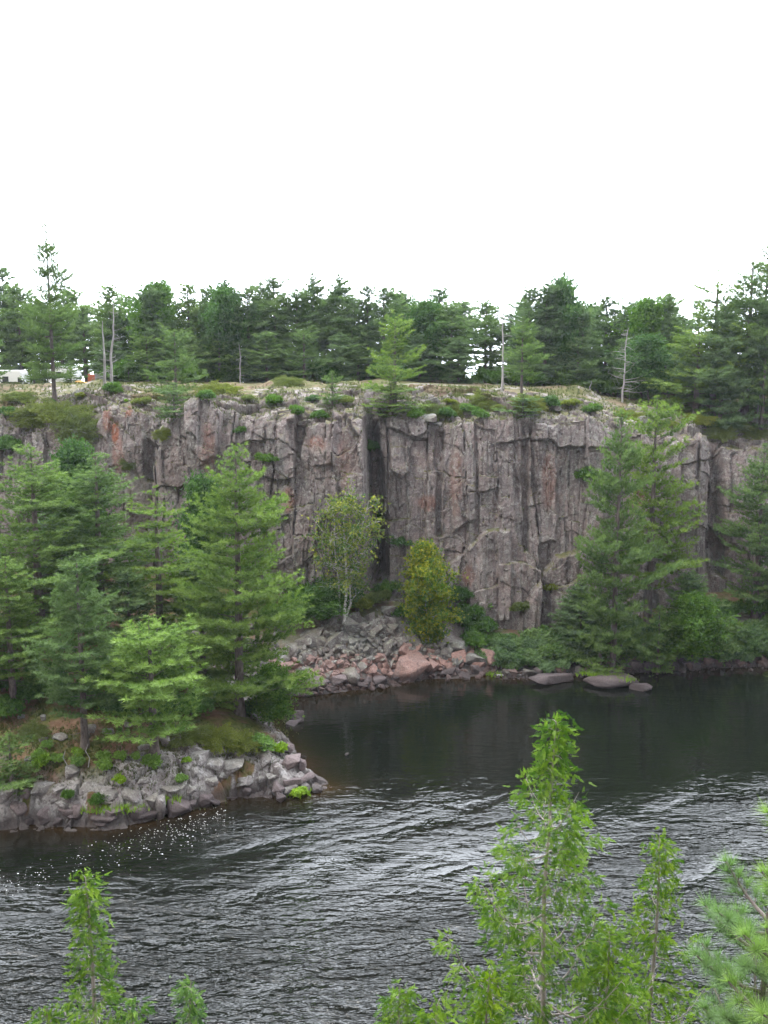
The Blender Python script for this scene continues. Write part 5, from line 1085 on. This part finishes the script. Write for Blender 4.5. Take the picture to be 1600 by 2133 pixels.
part('trim', lambda bm: box_bm(bm, -2.3, 1.95, -1.125, -1.102, 0.75, 0.81), 'greyp', t); wheel(t, -0.4, -1.0); wheel(t, -0.4, 1.0)
g0 = atY(38, 790, Yc - 1); t2 = empty('motorhome', (g0[0], Yc - 1, max(drop(g0[0], Yc - 1), zAt(38, 771, Yc - 1) - 2.7)), 'white motorhome cab glimpsed between trunks at the left edge of the clifftop', 'motorhome'); t2.scale = (0.7, 1, 1); h2 = zAt(38, 771, Yc - 1) - t2.location.z
part('body', lambda bm: prism(bm, [(-3.6, 0.5), (-3.6, h2), (0.9, h2), (1.2, h2 - 0.35), (0.95, h2 - 0.75), (1.5, h2 - 1.35), (2.15, h2 - 1.5), (2.2, 0.5)], -1.1, 1.1, 0.05), 'white', t2)
part('windscreen', lambda bm: prism(bm, [(0.5, h2 - 0.8), (0.92, h2 - 0.8), (1.38, h2 - 1.36), (0.5, h2 - 1.36)], -1.13, -1.09), 'glass', t2); part('window', lambda bm: box_bm(bm, -2.0, -1.0, -1.13, -1.09, h2 - 1.3, h2 - 0.7), 'glass', t2)
part('headlight', lambda bm: box_bm(bm, 2.19, 2.24, -0.95, -0.7, 0.85, 1.05), 'silver', t2); part('headlight', lambda bm: box_bm(bm, 2.19, 2.24, 0.7, 0.95, 0.85, 1.05), 'silver', t2); wheel(t2, 1.3, -1.0); wheel(t2, -2.4, -1.0)
def camp(px, py, Yd): p = atY(px, py, Yd); return (p[0], Yd, drop(p[0], Yd))
p = camp(193, 785, 108); ob = empty('camp_shelter', p, 'small orange cloth shelter beside the grey bin on the clifftop', 'shelter'); hh = zAt(193, 779, 108) - p[2]
part('cloth', lambda bm: prism(bm, [(-0.45, 0.0), (-0.4, hh), (0.4, hh - 0.12), (0.45, 0.0)], -0.4, 0.4), 'orange', ob); part('pole', lambda bm: box_bm(bm, 0.46, 0.52, -0.45, -0.39, 0, hh + 0.1), 'silver', ob)
p = camp(206, 785, 107.5); ob = empty('bin', p, 'grey upright bin standing right of the orange shelter', 'bin'); hh2 = max(0.7, zAt(206, 781, 107.5) - p[2])
part('body', lambda bm: prism(bm, [(-0.3, 0), (-0.36, hh2), (0.36, hh2), (0.3, 0)], -0.3, 0.3, 0.02), 'greyp', ob); part('lid', lambda bm: box_bm(bm, -0.4, 0.4, -0.34, 0.34, hh2 + 0.002, hh2 + 0.07, 0.01), 'greyp', ob)
for px, lb in ((166, 'yellow tarp heap just right of the white camper'), (179, 'smaller yellow tarp heap left of the orange shelter')):
    p = camp(px, 790, 106); o = obj('tarp_heap', RR[3].copy()); o.data.materials.clear(); o.data.materials.append(M['yellow']); o.location = (p[0], p[1], p[2] + 0.15); s_ = 1.0 if px == 166 else 0.7; o.scale = (1.5 * s_, 0.9, 0.9 * s_); tag(o, lb, 'tarp')
pa, pb = camp(275, 790, 101), camp(352, 790, 101)
for p, lb in ((pa, 'left'), (pb, 'right')): stick('line_post', [np.array(p), np.array(p) + [0, 0, 1.15]], 0.05, lb + ' post of the pale rope line left of centre', 'post', 'dead')
stick('rope_line', [np.array(pa) + [0, 0, 1.12], (np.array(pa) + np.array(pb)) / 2 + [0, 0, 1.03], np.array(pb) + [0, 0, 1.12]], 0.03, 'pale yellow rope strung between two posts before the pines', 'rope', 'rope')

# ================================================================== NEAR TREES BELOW THE CAMERA
def near_tree(meshes, px, top, Yd, H0, label, rot, name='cedar_tree', cat='cedar'):
    p = atY(px, top, Yd); return make_tree(name, meshes, (p[0], Yd, p[2] - H0), H0, H0, label, cat, None, rot)
CP1 = [(0, 0.02), (0.25, 0.07), (0.38, 0.12), (0.58, 0.10), (0.66, 0.02), (0.74, 0.75), (0.9, 0.28), (1.1, 0.42), (1.5, 0.60), (2.0, 0.85), (2.6, 1.0), (9, 1.0)]
near_tree(cedar_meshes(401, 6.2, 0.80, 1.0, 135, 0.075, prof=CP1), 1143, 1497, 7.6, 6.2, 'tallest cedar in the foreground, its pointed top before the dark water', 0.0)
near_tree(cedar_meshes(402, 5.6, 0.55, 0.8, 95, 0.072), 1386, 1742, 8.2, 5.6, 'thin cedar with straight bare trunk, right of the tallest foreground cedar', 1.2)
near_tree(cedar_meshes(403, 5.0, 0.30, 0.6, 100, 0.068), 176, 1822, 6.8, 5.0, 'narrow cedar with brown cones at lower left before the rippled water', 2.0)
near_tree(cedar_meshes(404, 4.2, 0.16, 0.7, 50, 0.07), 382, 2046, 7.0, 4.2, 'small cedar tip peeking up right of the narrow lower-left cedar', 0.6)
near_tree(cedar_meshes(405, 4.2, 0.14, 0.9, 45, 0.07), 284, 2078, 7.0, 4.2, 'tiny cedar tip between the two lower-left cedars', 1.6)
near_tree(cedar_meshes(406, 4.2, 0.3, 0.9, 60, 0.075), 826, 2070, 6.6, 4.2, 'low cedar tip at the bottom edge, left of the tallest cedar', 1.1)
near_tree(cedar_meshes(409, 4.2, 0.3, 0.9, 60, 0.075), 905, 2100, 6.4, 4.2, 'lowest cedar tip at the bottom edge beside the tallest cedar', 3.1)
near_tree(cedar_meshes(407, 4.2, 0.15, 0.9, 45, 0.07), 92, 2096, 6.6, 4.2, 'cedar tip at the bottom left corner', 3.0)
near_tree(cedar_meshes(408, 5.0, 0.45, 0.9, 70, 0.078), 1010, 2020, 6.9, 5.0, 'lower cedar filling in at the left foot of the tallest cedar', 4.0)
near_tree(cedar_meshes(410, 5.0, 0.42, 0.9, 70, 0.078), 1262, 1935, 7.4, 5.0, 'lower cedar between the tallest and the thin cedar', 5.0)
def near_pine(seed=451, H=6.5, R=1.1):
    rs = RS(seed); tr = Acc(); cr = Acc(); zz = np.linspace(0, H, 8); tr.add(*tube(np.c_[zz * 0, zz * 0, zz], 0.06 * (1 - zz / H) + 0.012, 8)); P, Dv, T_ = [], [], []
    for k in range(85):
        f = 0.25 + 0.75 * k / 85; az = k * 2.4; L_ = R * (0.4 + 0.6 * (1 - f)) * rs.uniform(0.7, 1.1) * 1.15; s = np.linspace(0, 1, 5)
        bp = np.c_[np.outer(s, [math.cos(az), math.sin(az)]) * L_, H * f + L_ * (0.25 * s + 0.35 * s ** 2)]; tr.add(*tube(bp, 0.012 * (1 - 0.7 * s) + 0.002, 5))
        for m in range(7):
            ff = 0.3 + 0.1 * m; q = np.array([np.interp(ff, s, bp[:, i]) for i in range(3)]); sa = az + (0.9 if m % 2 else -0.9); e = q + np.array([math.cos(sa), math.sin(sa), 0.45]) * 0.30 * L_ * (1.25 - ff)
            tr.add(*tube(np.array([q, e]), np.array([0.004, 0.003]), 4))
            for h_ in (0.5, 0.75, 1.0): P.append(q + (e - q) * h_); Dv.append((e - q) + [0, 0, 0.05]); T_.append(0.3 + 0.5 * rs.rand())
        P.append(bp[-1]); Dv.append(bp[-1] - bp[-2]); T_.append(0.8)
    P, Dv, T_ = np.array(P), np.array(Dv), np.array(T_); tv, tf = t_tuft(rs, 34, 0.028, 1.2); cr.add(*scatter(tv, tf, P, Dv, rs.rand(len(P)) * 6, 0.115 * rs.uniform(0.8, 1.2, len(P))), rep(T_, tv))
    return tr.mesh('trunk', M['bark'], True), cr.mesh('crown', M['pine_near'])
near_tree(near_pine(R=0.8), 1790, 1470, 5.0, 6.5, 'soft long-needled young pine leaning in at the lower right edge', 0.5, 'pine_tree', 'pine tree')
near_tree(near_pine(452, 5.5, 0.75), 1600, 1900, 5.6, 5.5, 'lower long-needled pine with pale tufts in the bottom right corner', 1.5, 'pine_tree', 'pine tree')

# ================================================================== THE AIR
hb = part('haze', lambda bm: box_bm(bm, -170, 170, -25, 705, -5, 46), 'white', None); hb['kind'] = 'stuff'; hb['label'] = 'thin pale haze in the air over the gorge'; hb['category'] = 'haze'
hb.data.materials.clear(); hm = bpy.data.materials.new('haze'); hm.use_nodes = True; hm.node_tree.nodes.clear(); ho = hm.node_tree.nodes.new('ShaderNodeOutputMaterial'); pv = hm.node_tree.nodes.new('ShaderNodeVolumePrincipled')
pv.inputs['Color'].default_value = (0.86, 0.93, 1.0, 1); pv.inputs['Density'].default_value = 0.00012; pv.inputs['Anisotropy'].default_value = 0.4; hm.node_tree.links.new(pv.outputs[0], ho.inputs['Volume']); hb.data.materials.append(hm)
